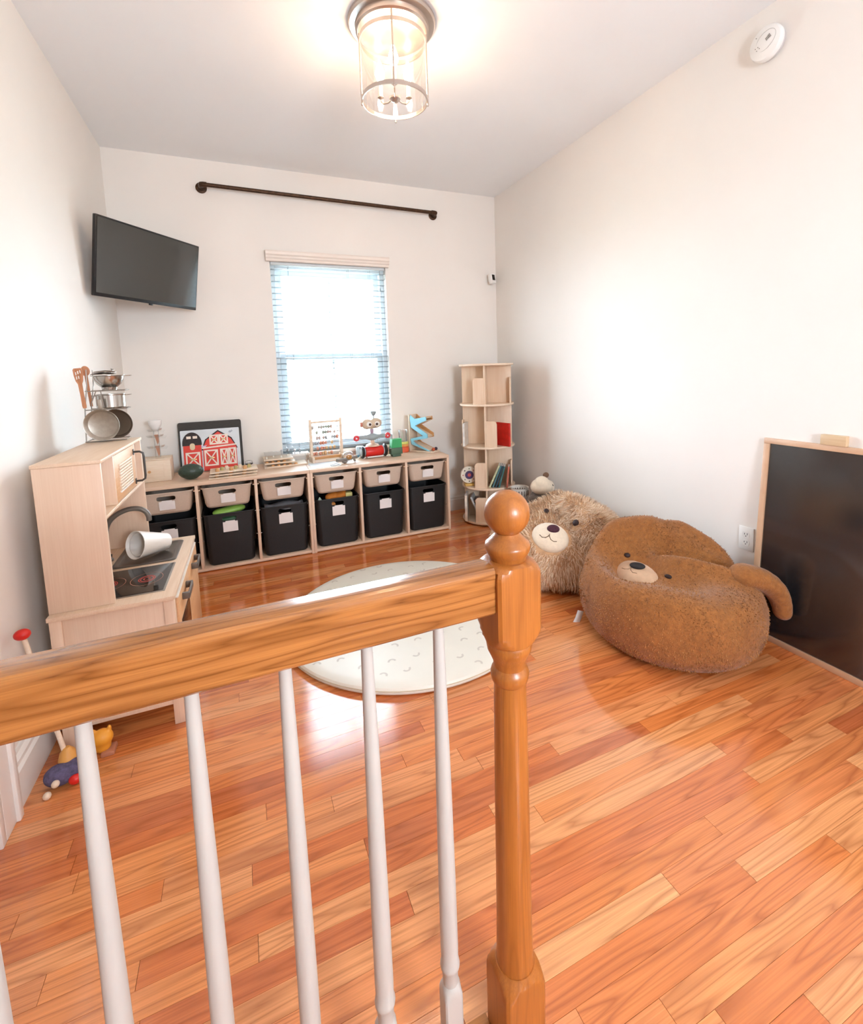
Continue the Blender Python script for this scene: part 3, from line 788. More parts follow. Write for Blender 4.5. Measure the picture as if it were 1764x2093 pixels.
# ================================================================== CEILING LAMP
LX, LY = 1.432, -1.700
lp = thing('ceiling_light', 'flush ceiling light with clear glass cylinder and three lit candle bulbs', 'ceiling light', (LX, LY, RH))
b = B(); b.lathe([(0.188, -0.0005), (0.188, -0.010), (0.182, -0.018), (0.160, -0.022), (0.158, -0.040), (0.150, -0.046), (0.001, -0.046)], 48); obj('canopy', b, M_nickel, lp)
def band(z0, z1, r, name):
    b = B(); b.lathe([(r + 0.004, z0), (r + 0.004, z1), (r - 0.002, z1), (r - 0.002, z0)], 48, caps=False)
    b2 = B(); rows = [[(q * math.cos(2 * PI * i / 48), q * math.sin(2 * PI * i / 48), z) for i in range(48)] for q, z in ((r + 0.004, z0), (r + 0.004, z1), (r - 0.001, z1), (r - 0.001, z0))]
    b2.rings(rows, loop=True); return obj(name, b2, M_nickel, lp, ang=0.5)
LR = 0.138
band(-0.085, -0.068, LR + 0.002, 'upper_band'); band(-0.325, -0.308, LR + 0.002, 'lower_band')
b = B(); b.lathe([(LR, -0.322), (LR, -0.047)], 48, caps=False); obj('glass_cylinder', b, M_glass, lp)
for k in range(4):
    a = -0.33 + k * PI / 2; x, y = (LR + 0.006) * math.cos(a), (LR + 0.006) * math.sin(a)
    b = B(); b.cyl((x, y, -0.33), (x, y, -0.045), 0.004, seg=8); b.ell((x, y, -0.333), 0.0055, 8, 6); obj('rod', b, M_nickel, lp)
b = B(); b.cyl((0, 0, -0.31), (0, 0, -0.045), 0.004, seg=10); b.lathe([(0.001, -0.325), (0.012, -0.322), (0.024, -0.310), (0.024, -0.303), (0.006, -0.298)], 20); obj('stem', b, M_nickel, lp)
M_bulb = emit('lit_bulb', (1.0, 0.70, 0.46), BULB_STRENGTH)
for k in range(3):
    a = -1.90 + k * 2 * PI / 3; ca, sa = math.cos(a), math.sin(a); r = 0.072
    b = B(); b.tube([(0.01 * ca, 0.01 * sa, -0.305), (0.035 * ca, 0.035 * sa, -0.316), (0.06 * ca, 0.06 * sa, -0.314), (r * ca, r * sa, -0.300), (r * ca, r * sa, -0.288)], 0.0035, 8); b.lathe([(0.006, -0.292), (0.014, -0.286), (0.012, -0.280)], 14, (r * ca, r * sa, 0)); arm = obj('candle_arm', b, M_nickel, lp)
    b = B(); b.lathe([(0.0095, -0.284), (0.0095, -0.222)], 14, (r * ca, r * sa, 0)); obj('candle_sleeve', b, mat('candle_white', 'F4EDE2', 0.5), arm)
    b = B(); b.lathe([(0.008, -0.222), (0.013, -0.212), (0.021, -0.194), (0.0215, -0.184), (0.015, -0.160), (0.006, -0.138), (0.001, -0.128)], 16, (r * ca, r * sa, 0)); obj('bulb', b, M_bulb, arm)

# ================================================================== CURTAIN ROD
rd = thing('curtain_rod', 'dark bronze pipe curtain rod on the wall above the window', 'curtain rod', (0, 0, 0))
RZ0, RZ1 = 2.575, 2.553
xa, xb = 0.578, 2.297
zc = lambda x: RZ0 + (RZ1 - RZ0) * (x - xa) / (xb - xa)
b = B(); b.cyl((xa, -0.075, RZ0), (xb, -0.075, RZ1), 0.0135, seg=14); obj('rod', b, M_bronze, rd)
for x, s in ((xa, 1), (xb, -1)):
    b = B(); z = zc(x); b.tube([(x + s * 0.03, -0.075, z), (x + s * 0.008, -0.075, z), (x - s * 0.004, -0.071, z), (x - s * 0.008, -0.055, z), (x - s * 0.008, -0.012, z)], 0.0175, 14); e = obj('elbow', b, M_bronze, rd)
    b = B(); M = Matrix.Translation((x - s * 0.008, 0, z)) @ rot('X', PI / 2); b.lathe([(0.036, 0.0), (0.036, 0.006), (0.030, 0.009), (0.022, 0.010), (0.021, 0.024)], 28, mtx=M); f = obj('flange', b, M_bronze, rd)
    b = B()
    for k in range(4): b.cyl((x - s * 0.008 + 0.027 * math.cos(k * PI / 2 + 0.6), -0.006, z + 0.027 * math.sin(k * PI / 2 + 0.6)), (x - s * 0.008 + 0.027 * math.cos(k * PI / 2 + 0.6), -0.012, z + 0.027 * math.sin(k * PI / 2 + 0.6)), 0.004, seg=8)
    obj('screws', b, M_bronze, f)

# ================================================================== TELEVISION
TVC = Vector((0.2896, -0.458, 1.9251)); TW, TH = 0.715, 0.715 * 0.585
yaw, tilt = 0.905, 0.164
r_ = Vector((math.cos(yaw), math.sin(yaw), 0)); n_ = Vector((math.sin(yaw), -math.cos(yaw), 0))
up_ = math.cos(tilt) * Vector((0, 0, 1)) + math.sin(tilt) * n_; nn = r_.cross(up_).normalized()
tv = thing('television', 'flat black television on an arm in the upper left corner', 'television', (0, 0, 0))
tm = Matrix((r_, up_, nn)).transposed().to_4x4(); tm.translation = TVC
tv.matrix_world = tm          # local x right, y up, z toward the room
b = B(); b.box((0, 0, -0.012), (TW, TH, 0.022), 0.004); obj('casing', b, M_black, tv)
b = B(); b.box((0, 0.0, -0.045), (TW * 0.62, TH * 0.62, 0.045), 0.01); obj('rear_housing', b, M_black, tv)
M_scr = mat('screen_glass', '2E2F2C', 0.10, var=0.03, ior=1.9)
b = B(); b.box((0, 0.004, 0.0005), (TW - 0.016, TH - 0.030, 0.002)); obj('screen', b, M_scr, tv)
b = B(); b.box((0, -TH / 2 - 0.004, -0.004), (0.022, 0.010, 0.012), 0.002); obj('sensor', b, M_black, tv)
b = B(); b.box((0, 0, -0.075), (0.14, 0.14, 0.014), 0.002); b.cyl((0, 0, -0.08), (-0.06, 0.0, -0.16), 0.018); b.cyl((-0.06, 0, -0.16), (-0.10, -0.02, -0.215), 0.018)
inv = tm.inverted(); q0 = inv @ Vector((0.036, -0.30, 1.94)); b.cyl((-0.10, -0.02, -0.215), tuple(q0), 0.018); b.ell(tuple(q0), 0.03, 12, 8)
obj('wall_arm', b, mat('bracket_black', '202020', 0.5), tv)

# ================================================================== SMALL WALL THINGS
sd = thing('smoke_detector', 'round white smoke detector high on the right wall', 'smoke detector', (RW, -2.372, 2.603), 0)
M = rot('Y', -PI / 2) @ rot('Z', 0.5)
Mp = mat('detector_plastic', 'F2F0EC', 0.4, var=0.01)
b = B(); b.lathe([(0.064, 0.0005), (0.066, 0.010), (0.062, 0.012)], 40, mtx=M); obj('base_plate', b, mat('grey_white_plastic', 'D5CFCB', 0.5), sd)
b = B(); b.lathe([(0.062, 0.012), (0.068, 0.014), (0.069, 0.026), (0.064, 0.036), (0.054, 0.041), (0.001, 0.043)], 40, mtx=M); cv = obj('cover', b, Mp, sd)
b = B(); b.tube([M @ Vector((0.034 * math.cos(a), -0.02 + 0.060 * math.sin(a) * 0.72 + 0.012, 0.0425 - 0.0022 * abs(math.sin(a)))) for a in [2 * PI * i / 40 for i in range(40)]], 0.0012, 6, loop=True); obj('groove', b, mat('groove_grey', 'B9B5B0', 0.6), cv)
for k in range(5):
    b = B(); b.box((0, -0.030 + 0.0045 * k, 0.0432), (0.017 - 0.001 * k, 0.0024, 0.0012), 0, M); obj('grille_slot', b, mat('slot_grey', '8E8680', 0.6), cv)
for x, y in ((0.006, 0.024), (-0.004, 0.022), (0.010, 0.034), (-0.002, 0.034), (0.045, 0.012)):
    b = B(); b.lathe([(0.002, 0.0418), (0.002, 0.0435)], 8, (x, y, 0), mtx=M); obj('hole', b, mat('slot_grey', '8E8680'), cv)

sc_ = thing('security_camera', 'small white security camera with black face in the far corner', 'camera', (2.826, -0.052, 2.045), 0)
b = B(); b.cyl((0.020, 0.050, 0.008), (0.020, 0.046, 0.008), 0.028, seg=24); b.cyl((0.020, 0.046, 0.008), (0.010, 0.012, 0.0), 0.009); obj('mount', b, Mp, sc_)
Ms = rot('Z', 0.25) @ rot('X', -0.2)
b = B(); b.box((0, -0.01, 0), (0.052, 0.046, 0.088), 0.009, Ms); bd = obj('camera_body', b, Mp, sc_)
b = B(); b.box((-0.003, -0.0338, 0.006), (0.030, 0.003, 0.050), 0.001, Ms); obj('lens_face', b, mat('lens_black', '170D0B', 0.15), bd)

ol = thing('wall_outlet', 'white duplex power outlet on the right wall beside the chalkboard', 'outlet', (RW, -2.352, 0.413))
b = B(); b.box((-0.003, 0, 0), (0.006, 0.072, 0.114), 0.002); obj('cover_plate', b, Mp, ol)
for s in (-1, 1):
    b = B(); b.prism([(y, z + s * 0.0195) for y, z in rrect(0.017, 0.014, 0.010, 5)], -0.0075, -0.005, 'x'); f = obj('socket', b, Mp, ol)
    b = B(); b.bb(-0.0078, -0.0074, -0.008, -0.0055, s * 0.0195 - 0.001, s * 0.0195 + 0.009); b.bb(-0.0078, -0.0074, 0.0055, 0.008, s * 0.0195 - 0.001, s * 0.0195 + 0.007); b.lathe([(0.0025, 0), (0.0025, 0.0004)], 10, mtx=Matrix.Translation((-0.0074, 0, s * 0.0195 - 0.007)) @ rot('Y', -PI / 2)); obj('slots', b, M_black, f)

# ================================================================== CHALKBOARD
ck = thing('chalkboard', 'large framed black chalkboard leaning on the right wall', 'chalkboard', (2.826, -2.425, 0.0005))
CH, CWD, lean = 0.915, 1.05, 0.066
ck.rotation_euler = (0, lean, 0)     # local x out of wall (neg = room), y along, z up
FW, FT = 0.024, 0.022
M_fr = wood('frame_wood', 'D4AD8C', 'BC8C66', (12, 2, 2), 0.45, 8, 0.3)
for nm, q in (('frame_stile', (0, FT, -FW, 0, FW + 0.0005, CH - FW - 0.0005)), ('frame_stile', (0, FT, -CWD, -CWD + FW, FW + 0.0005, CH - FW - 0.0005)), ('frame_rail', (0, FT, -CWD, 0, CH - FW, CH)), ('frame_rail', (0, FT, -CWD, 0, 0, FW))):
    b = B(); b.bb(*q, 0.001); obj(nm, b, M_fr, ck)
b = B(); b.bb(0.008, 0.016, -CWD + FW + 0.0005, -FW - 0.0005, FW + 0.0005, CH - FW - 0.0005); obj('slate', b, mat('slate_black', '202124', 0.14, var=0.15, scale=4, ior=2.1), ck, smooth=False)
ct = Matrix.Translation(ck.location) @ rot('Y', lean)
p = ct @ Vector((0.012, -0.272, CH + 0.0005))
er = thing('chalk_eraser', 'pale wooden chalk eraser block resting on top of the chalkboard frame', 'eraser', p)
b = B(); b.bb(-0.018, 0.012, -0.045, 0.045, 0.0, 0.042, 0.002); obj('block', b, wood('eraser_wood', 'D9BD98', 'C09E74', (14, 2, 14), 0.5, 8, 0.3), er)
b = B(); b.bb(0.0121, 0.017, -0.045, 0.045, 0.0, 0.042, 0.002); obj('felt', b, M_black, er)

# ================================================================== REVOLVING BOOKCASE
BX, BY, BR = 2.578, -0.372, 0.222
bk = thing('revolving_bookcase', 'tall round revolving birch bookcase in the far corner', 'bookcase', (BX, BY, 0))
M_bb = wood('bookcase_birch', 'EFD6BC', 'DDB48C', (12, 12, 1.5), 0.45, 7, 0.3, bump=0.03)
M_bd = wood('bookcase_disc', 'F0D9C2', 'E0BD98', (2, 14, 14), 0.45, 7, 0.25, bump=0.03)
lev = [0.028, 0.312, 0.645, 0.985, 1.303]
b = B(); b.lathe([(BR - 0.04, 0.0), (BR - 0.04, 0.012), (BR - 0.002, 0.0125), (BR, 0.016), (BR, 0.024), (BR - 0.002, 0.028), (0.001, 0.028)], 56); obj('base_disc', b, M_bd, bk)
for z in lev[1:]:
    b = B(); b.lathe([(0.001, z - 0.016), (BR - 0.002, z - 0.016), (BR, z - 0.013), (BR, z - 0.003), (BR - 0.002, z), (0.001, z)], 56); obj('shelf_disc', b, M_bd, bk)
vd = math.atan2(CAM.y - BY, CAM.x - BX)          # one board end points at the hall
PA = vd - 0.08
cheeks = [(1,), (-1,), (1,), (-1,)]
for t_ in range(4):
    z0, z1 = lev[t_] + 0.0003, lev[t_ + 1] - 0.0163
    h = z1 - z0
    for k in range(2):
        M = rot('Z', PA + k * PI / 2)
        b = B()
        if k == 0: b.bb(-BR + 0.02, BR - 0.016, -0.006, 0.006, z0, z1, 0.001, M)
        else:
            b.bb(-BR + 0.02, -0.0065, -0.006, 0.006, z0, z1, 0.001, M); b.bb(0.0065, BR - 0.02, -0.006, 0.006, z0, z1, 0.001, M)
        obj('upright_board', b, M_bb, bk)
    sgn = (-1, 1, -1, 1)[3 - t_] if False else {0: -1, 1: -1, 2: 1, 3: -1}[t_]
    for k in range(4):
        M = rot('Z', PA + k * PI / 2)
        hh = 0.205; w = 0.085
        poly = [(0, 0), (w, 0), (w, hh - 0.025), (w - 0.006, hh - 0.010), (w - 0.02, hh), (0, hh)]
        poly = [(sgn * (0.0065 + a), z0 + zz) for a, zz in poly]
        b = B(); b.prism(poly, BR - 0.032, BR - 0.022, 'x', mtx=M); obj('book_stop', b, M_bb, bk)
BM = Matrix.Translation((BX, BY, 0)) @ rot('Z', PA)
def book(name, label, loc, size, col, mtx, pages=True, grp=None, spine=None):
    """size: thickness, depth, height; local x is thickness"""
    t = thing(name, label, 'book', (0, 0, 0), 0, grp)
    t.matrix_world = mtx
    th, dp, hh = size
    cvm = mat('cover_' + col, col, 0.35, var=0.15, scale=25)
    b = B(); b.bb(-th / 2, -th / 2 + 0.0015, -dp / 2, dp / 2, 0, hh); b.bb(th / 2 - 0.0015, th / 2, -dp / 2, dp / 2, 0, hh); b.bb(-th / 2 + 0.0016, th / 2 - 0.0016, -dp / 2, -dp / 2 + 0.0015, 0, hh); obj('cover', b, cvm, t, smooth=False)
    b = B(); b.bb(-th / 2 + 0.0017, th / 2 - 0.0017, -dp / 2 + 0.0017, dp / 2 - 0.003, 0.003, hh - 0.003); obj('pages', b, M_card, t, smooth=False)
    return t
def bloc(px, py, z, rz=0.0, lean_=0.0):
    return BM @ Matrix.Translation((px, py, z)) @ rot('Z', rz) @ rot('X', lean_)
# quadrant right of the front board end: +y in board frame is to camera right
book('red_book', 'red hardcover book standing in the second tier of the revolving bookcase', 0, (0.018, 0.15, 0.185), 'D02A20', BM @ Matrix.Translation((0.130, 0.135, lev[2] + 0.001)) @ rot('Z', -0.75 + PI))
cols = ['C9CFA8', '4F7C83', '2F4A58', '3C6E70', 'C9705A']
names = ['pale green edged book, leftmost of the leaning books in the third tier', 'thin teal book leaning second in the third tier of the bookcase', 'dark navy book in the middle of the leaning third tier books', 'teal green book leaning fourth in the third tier of the bookcase', 'upright salmon spined book at the right of the third tier']
for i in range(5):
    lean_ = 0.42 - 0.05 * i if i < 4 else 0.10
    y = (0.030 + 0.025 * i) if i < 4 else 0.168
    hgt = 0.195 - 0.006 * i
    mtx = BM @ Matrix.Translation((0.120, y, lev[1] + 0.0005 + (0.0))) @ rot('Z', PI / 2 + 0.0) @ rot('Y', -0.0) 
    L_ = Matrix.Translation((0, 0, 0.007 * math.sin(lean_)))
    mtx = BM @ Matrix.Translation((0.118, y, lev[1] + 0.001)) @ rot('X', -lean_) @ Matrix.Translation((0, -0.007, 0)) @ rot('Z', PI / 2)
    book('board_book', names[i], 0, (0.013, 0.12, hgt), cols[i], mtx, grp='leaning books in the third tier')
book('white_book', 'white book jutting out at the left of the second tier', 0, (0.016, 0.15, 0.185), 'E9E6E0', BM @ Matrix.Translation((0.088, -0.172, lev[2] + 0.001)) @ rot('Z', PI / 2 - 0.08))
# round toy clock, third tier left
ckM = BM @ Matrix.Translation((0.110, -0.150, lev[1] + 0.001)) @ rot('Z', -PA + vd + PI / 2 + 0.25)
tc_ = thing('toy_clock', 'round white toy clock with purple centre on yellow foot in the bookcase', 'toy clock'); tc_.matrix_world = ckM
b = B(); b.lathe([(0.001, -0.012), (0.066, -0.012), (0.070, -0.008), (0.070, 0.008), (0.066, 0.012), (0.001, 0.012)], 40, (0, 0, 0), mtx=Matrix.Translation((0, 0, 0.090)) @ rot('X', PI / 2)); obj('clock_face', b, mat('ivory', 'EDE3D2', 0.5), tc_)
b = B(); b.lathe([(0.035, 0.0121), (0.035, 0.014), (0.001, 0.014)], 28, mtx=Matrix.Translation((0, 0, 0.09)) @ rot('X', PI / 2)); obj('centre_disc', b, mat('purple', '4A3763', 0.5), tc_)
b = B(); b.lathe([(0.014, 0.0141), (0.014, 0.016), (0.001, 0.016)], 20, mtx=Matrix.Translation((0, 0, 0.09)) @ rot('X', PI / 2)); obj('centre_dot', b, mat('coral', 'C8514F', 0.5), tc_)
for k in range(8):
    a = k * PI / 4
    b = B(); b.box((0.052 * math.cos(a), -0.0126, 0.09 + 0.052 * math.sin(a)), (0.010, 0.001, 0.010)); obj('hour_mark', b, mat('mark_' + str(k % 3), ['5A5148', 'C77B70', '8A8F70'][k % 3], 0.5), tc_, smooth=False)
b = B(); b.box((0, 0, 0.009), (0.075, 0.05, 0.018), 0.003); obj('foot', b, mat('yellow_wood', 'E2B660', 0.5), tc_)
# bottom tier leaning books
book('cream_book', 'cream book standing at the left of the lowest bookcase tier', 0, (0.020, 0.16, 0.215), 'E5DACB', BM @ Matrix.Translation((0.095, -0.176, lev[0] + 0.001)) @ rot('Z', PI / 2 + 0.05))
book('grey_book', 'grey white book leaning steeply in the lowest bookcase tier', 0, (0.014, 0.16, 0.215), 'B9BCBC', BM @ Matrix.Translation((0.096, -0.054, lev[0] + 0.001)) @ rot('X', 0.40) @ Matrix.Translation((0, 0.0075, 0)) @ rot('Z', PI / 2))
book('brown_book', 'brown picture book leaning behind the grey one in the lowest tier', 0, (0.014, 0.14, 0.190), '8A5A45', BM @ Matrix.Translation((0.11, -0.028, lev[0] + 0.001)) @ rot('X', 0.40) @ Matrix.Translation((0, 0.0075, 0)) @ rot('Z', PI / 2))

# ================================================================== TOYS ON THE STORAGE
ZS = SH + 0.0006
# box with marble tree
t = thing('marble_tree_box', 'pale wooden box with clear spiral marble tower beside the kitchen', 'toy', (0.178, -0.215, ZS))
b = B(); b.bb(-0.085, 0.085, -0.075, 0.075, 0, 0.140, 0.003); bx_ = obj('box_body', b, M_pale, t)
b = B(); b.bb(-0.085, 0.085, -0.075, 0.075, 0.1405, 0.147, 0.002); obj('box_lid', b, M_pale, t)
b = B(); b.bb(-0.06, 0.045, -0.079, -0.0755, 0.025, 0.115, 0.0015); d = obj('drawer_front', b, M_pale, t)
b = B(); b.cyl((-0.035, -0.079, 0.07), (-0.035, -0.090, 0.07), 0.007, 0.009); obj('drawer_knob', b, M_honey, d)
b = B(); b.bb(0.0, 0.05, -0.045, -0.037, 0.1471, 0.1476); obj('slot', b, mat('slot_brown', 'A57748', 0.7), t, smooth=False)
b = B(); b.lathe([(0.0155, 0.1475), (0.0155, 0.325)], 20, (0.01, 0.0, 0), caps=False); obj('clear_tube', b, M_acryl, t)
M_cop = mat('copper_fill', 'C98A6A', 0.5)
for z0, z1 in ((0.152, 0.225), (0.232, 0.300)):
    b = B(); b.prism([(-0.012, z1), (0.012, z1), (0.012, z0 + 0.02), (0.004, z0)], -0.002, 0.002, 'y', mtx=Matrix.Translation((0.01, 0, 0))); obj('ramp_plate', b, M_cop, t, smooth=False)
for z, r in ((0.205, 0.062), (0.275, 0.06), (0.315, 0.052)):
    rows = []
    for i in range(25):
        a = 2 * PI * i / 24 * 0.9
        rows.append([(0.01 + q * math.cos(a), q * math.sin(a), z + dz + 0.02 * i / 24) for q, dz in ((0.016, 0.0), (r - 0.01, -0.004), (r, 0.010))])
    b = B(); b.rings(rows, closed_ring=False); obj('spiral_ramp', b, M_acryl, t)
b = B(); b.lathe([(0.012, 0.322), (0.022, 0.338), (0.034, 0.360), (0.038, 0.372), (0.039, 0.395), (0.036, 0.396), (0.034, 0.374), (0.030, 0.360), (0.010, 0.325)], 28, (0.01, 0, 0), caps=False); obj('funnel', b, mat('frosted_white', 'F2EEEA', 0.3), t)

# black board behind and barn latch board, both leaning on the wall
M_blk = mat('dark_board', '3A3733', 0.7, var=0.15, scale=40, stretch=(1, 1, 6))
def leaning(name, label, cat, x0, y_base, ang, grp=None, rz=0.0, z=ZS):
    t = thing(name, label, cat, (x0, y_base, z)); t.rotation_euler = (-ang, rz, 0)
    return t
t = leaning('felt_board', 'dark grey board standing behind the red barn puzzle', 'board', 0.500, -0.075, 0.13, rz=0.0)
b = B(); b.prism([(x, z + 0.178) for x, z in rrect(0.205, 0.176, 0.014, 5)], 0.0, 0.008, 'y'); obj('board_panel', b, M_blk, t)
t = leaning('barn_puzzle', 'red barn latch puzzle board leaning in front of the dark board', 'puzzle', 0.498, -0.094, 0.13)
b = B(); b.prism([(x, z + 0.150) for x, z in rrect(0.190, 0.148, 0.006, 4)], 0.0, 0.009, 'y'); obj('backing', b, mat('sky_white', 'D9DEE2', 0.5, var=0.05, scale=10), t)
Mr = mat('barn_red', 'E03A26', 0.5); Mk = mat('barn_black', '2A1E1C', 0.6, var=0.3, scale=60); Mw = mat('barn_white', 'F2E2D2', 0.5)
def flat(name, poly, d0, d1, m, parent): 
    b = B(); b.prism(poly, -d1, -d0, 'y'); return obj(name, b, m, parent, smooth=False)
roofp = [(-0.052, 0.125), (-0.052, 0.168), (-0.028, 0.222), (0.050, 0.277), (0.130, 0.222), (0.165, 0.160), (0.168, 0.125)]
barn = flat('barn_roof', [(-0.064, 0.150), (-0.036, 0.226), (0.050, 0.288), (0.137, 0.228), (0.174, 0.150)], 0.0005, 0.003, Mk, t)
flat('barn_wall', [(-0.054, 0.004)] + roofp[1:6] + [(0.165, 0.004)], 0.0031, 0.006, Mr, t)
flat('silo_wall', [(-0.176, 0.004), (-0.062, 0.004), (-0.062, 0.190), (-0.176, 0.190)], 0.0005, 0.004, Mr, t)
dome = [(-0.180, 0.190)] + [(-0.119 - 0.061 * math.cos(PI * i / 14), 0.205 + 0.078 * math.sin(PI * i / 14)) for i in range(15)] + [(-0.058, 0.190)]
flat('silo_dome', dome, 0.0005, 0.0048, Mk, t)
flat('eave_trim', [(-0.060, 0.160), (0.168, 0.172), (0.168, 0.182), (-0.060, 0.170)], 0.0061, 0.009, Mw, t)
for x in (-0.138, -0.098): flat('silo_window', [(x - 0.014, 0.238), (x + 0.014, 0.238), (x + 0.014, 0.256), (x - 0.014, 0.256)], 0.0049, 0.007, Mw, t)
flat('silo_hatch', [(x - 0.118, z + 0.182) for x, z in rrect(0.016, 0.024, 0.015, 4)], 0.0049, 0.008, mat('hatch_cream', 'E3CFA9', 0.5), t)
def door(x0, x1, z0, z1, name='barn_door', d=0.0061):
    w = 0.010
    b = B()
    for q in ((x0, x0 + w, z0, z1), (x1 - w, x1, z0, z1), (x0 + w, x1 - w, z0, z0 + w), (x0 + w, x1 - w, z1 - w, z1)): b.bb(q[0], q[1], -d - 0.004, -d, q[2], q[3])
    ia, ib, ja, jb = x0 + w, x1 - w, z0 + w, z1 - w; e = 0.006
    b.prism([(ia, ja + e), (ia, ja), (ia + e, ja), (ib, jb - e), (ib, jb), (ib - e, jb)], -d - 0.003, -d, 'y')
    b.prism([(ib, ja + e), (ib, ja), (ib - e, ja), (ia, jb - e), (ia, jb), (ia + e, jb)], -d - 0.0031, -d, 'y')
    o = obj(name, b, Mw, t, smooth=False)
    b = B(); b.box(((x0 + x1) / 2, -d - 0.006, (z0 + z1) / 2), ((x1 - x0) * 0.5, 0.004, 0.008), 0.001); obj('latch', b, mat('brass', 'C9A46A', 0.35, 0.7), o)
door(-0.008, 0.052, 0.186, 0.256, 'loft_door'); door(0.053, 0.113, 0.186, 0.256, 'loft_door')
door(-0.164, -0.072, 0.040, 0.142, d=0.0041); door(-0.046, 0.042, 0.036, 0.150); door(0.056, 0.108, 0.036, 0.152); door(0.109, 0.161, 0.036, 0.154)
flat('grey_bird', [(0.118, 0.268), (0.130, 0.262), (0.150, 0.276), (0.140, 0.278), (0.146, 0.290), (0.134, 0.276), (0.126, 0.280)], 0.0005, 0.002, mat('bird_grey', 'A9AAB4', 0.6), t)
flat('lilac_bird', [(-0.064, 0.176), (-0.040, 0.166), (-0.026, 0.186), (-0.040, 0.182), (-0.052, 0.184)], 0.0061, 0.008, mat('bird_lilac', 'CFC0D6', 0.6), t)

# dark green egg toy
e = tag(blob('egg_toy', [((0, 0, 0.055), (0.076, 0.052, 0.050)), ((0, 0, 0.015), (0.042, 0.032, 0.014))], 0.004, mat('dark_green_speckle', '2E3F34', 0.4, var=0.4, scale=220, bump=0.2, bscale=200)), 'dark green speckled egg shaped toy in front of the barn', 'toy')
e.location = (0.382, -0.338, ZS)

# stack of sorting trays
def tray(name, label, loc, rz, w, d, h, m, items, grp, rim=True):
    t = thing(name, label, 'tray', loc, rz, grp)
    b = B(); b.bb(-w / 2, w / 2, -d / 2, d / 2, 0, h * 0.45, 0.0015); obj('tray_base', b, m, t)
    if rim:
        b = B()
        b.bb(-w / 2, w / 2, -d / 2, -d / 2 + 0.008, h * 0.455, h, 0.001); b.bb(-w / 2, w / 2, d / 2 - 0.008, d / 2, h * 0.455, h, 0.001)
        b.bb(-w / 2, -w / 2 + 0.008, -d / 2 + 0.0085, d / 2 - 0.0085, h * 0.455, h, 0.001); b.bb(w / 2 - 0.008, w / 2, -d / 2 + 0.0085, d / 2 - 0.0085, h * 0.455, h, 0.001)
        obj('tray_rim', b, m, t)
    for nm, x, y, r, hh, mm in items:
        b = B(); b.lathe([(r, h * 0.455), (r, h * 0.455 + hh * 0.6), (r * 0.6, h * 0.455 + hh)], 14, (x, y, 0)); obj(nm, b, mm, t)
    return t
G1 = 'wooden sorting trays stacked before the barn'
Mhon = M_honey
px, py = 0.632, -0.335
for k in range(3):
    lab = ['lowest wooden tray of the stack in front of the barn', 'middle wooden tray of the stack in front of the barn', 'top wooden tray holding wooden pieces in front of the barn'][k]
    items = [('wooden_piece', -0.10 + 0.028 * i, -0.05 + 0.03 * (i % 3), 0.013, 0.0108 + (0.012 if k == 2 else 0), [Mhon, mat('olive_wood', 'B4A36A', 0.5), M_pale][i % 3]) for i in range(8)]
    tray('sorting_tray', lab, (px + 0.004 * k, py - 0.002 * k, ZS + 0.0185 * k), 0.03, 0.292, 0.17, 0.016, M_pale, items, G1, rim=False)
t = thing('small_jar', 'small round glass jar with black base on the top tray', 'jar', (px + 0.105, py + 0.03, ZS + 0.0565))
b = B(); b.lathe([(0.024, 0), (0.026, 0.004), (0.026, 0.008), (0.001, 0.008)], 20); obj('jar_base', b, M_black, t)
b = B(); b.lathe([(0.024, 0.0085), (0.024, 0.020), (0.018, 0.026), (0.001, 0.027)], 20); obj('jar_dome', b, M_acryl, t)
# second stack under the window
G2 = 'wooden puzzle boards stacked under the window'
for k, (w, x) in enumerate(((0.30, 0.985), (0.215, 0.945), (0.20, 0.937))):
    lab = ['long lowest puzzle board of the stack under the window', 'middle puzzle board of the stack under the window', 'top puzzle board with small white knobs under the window'][k]
    it = [('knob', -0.08 + 0.05 * i, -0.04 + 0.05 * (i % 2), 0.006, 0.014, mat('knob_white', 'EFE8DC', 0.4)) for i in range(4)]
    tray('puzzle_board', lab, (x, -0.165, ZS + 0.027 * k), 0.02, w, 0.155, 0.024, M_pale if k == 2 else M_pale, it if k == 2 else [('puzzle_piece', -0.09 + 0.04 * i, -0.06, 0.012, 0.010, M_honey) for i in range(5 - k)], G2, rim=False)
    if k < 2:
        pass
t = thing('acrylic_tray', 'clear acrylic tray with small knobs on the puzzle boards', 'tray', (0.995, -0.165, ZS + 0.093))
b = B(); b.bb(-0.15, 0.15, -0.095, 0.095, 0, 0.003); obj('tray_plate', b, M_acryl, t)
for x, y in ((-0.03, 0.0), (0.02, 0.02), (0.06, -0.03), (0.10, 0.0)):
    b = B(); b.lathe([(0.006, 0.0035), (0.004, 0.012), (0.007, 0.018), (0.004, 0.023)], 12, (x, y, 0)); obj('knob', b, mat('clear_grey', 'B9B9BC', 0.2), t)
for sx in (-1, 1):
    for sy in (-1, 1):
        b = B(); b.box((sx * 0.147, sy * 0.090, -0.046), (0.005, 0.008, 0.091)); obj('tray_leg', b, M_acryl, t)
b = B(); b.box((0, 0, 0.001), (0.20, 0.20, 0.0012), 0); o = obj('paper_sheet', b, mat('pale_paper', 'E4EEF2', 0.5)); o.location = (1.245, -0.325, ZS); o.rotation_euler = (0, 0, 0.06)
tag(o, 'pale blue white paper sheet under the abacus front foot', 'paper')

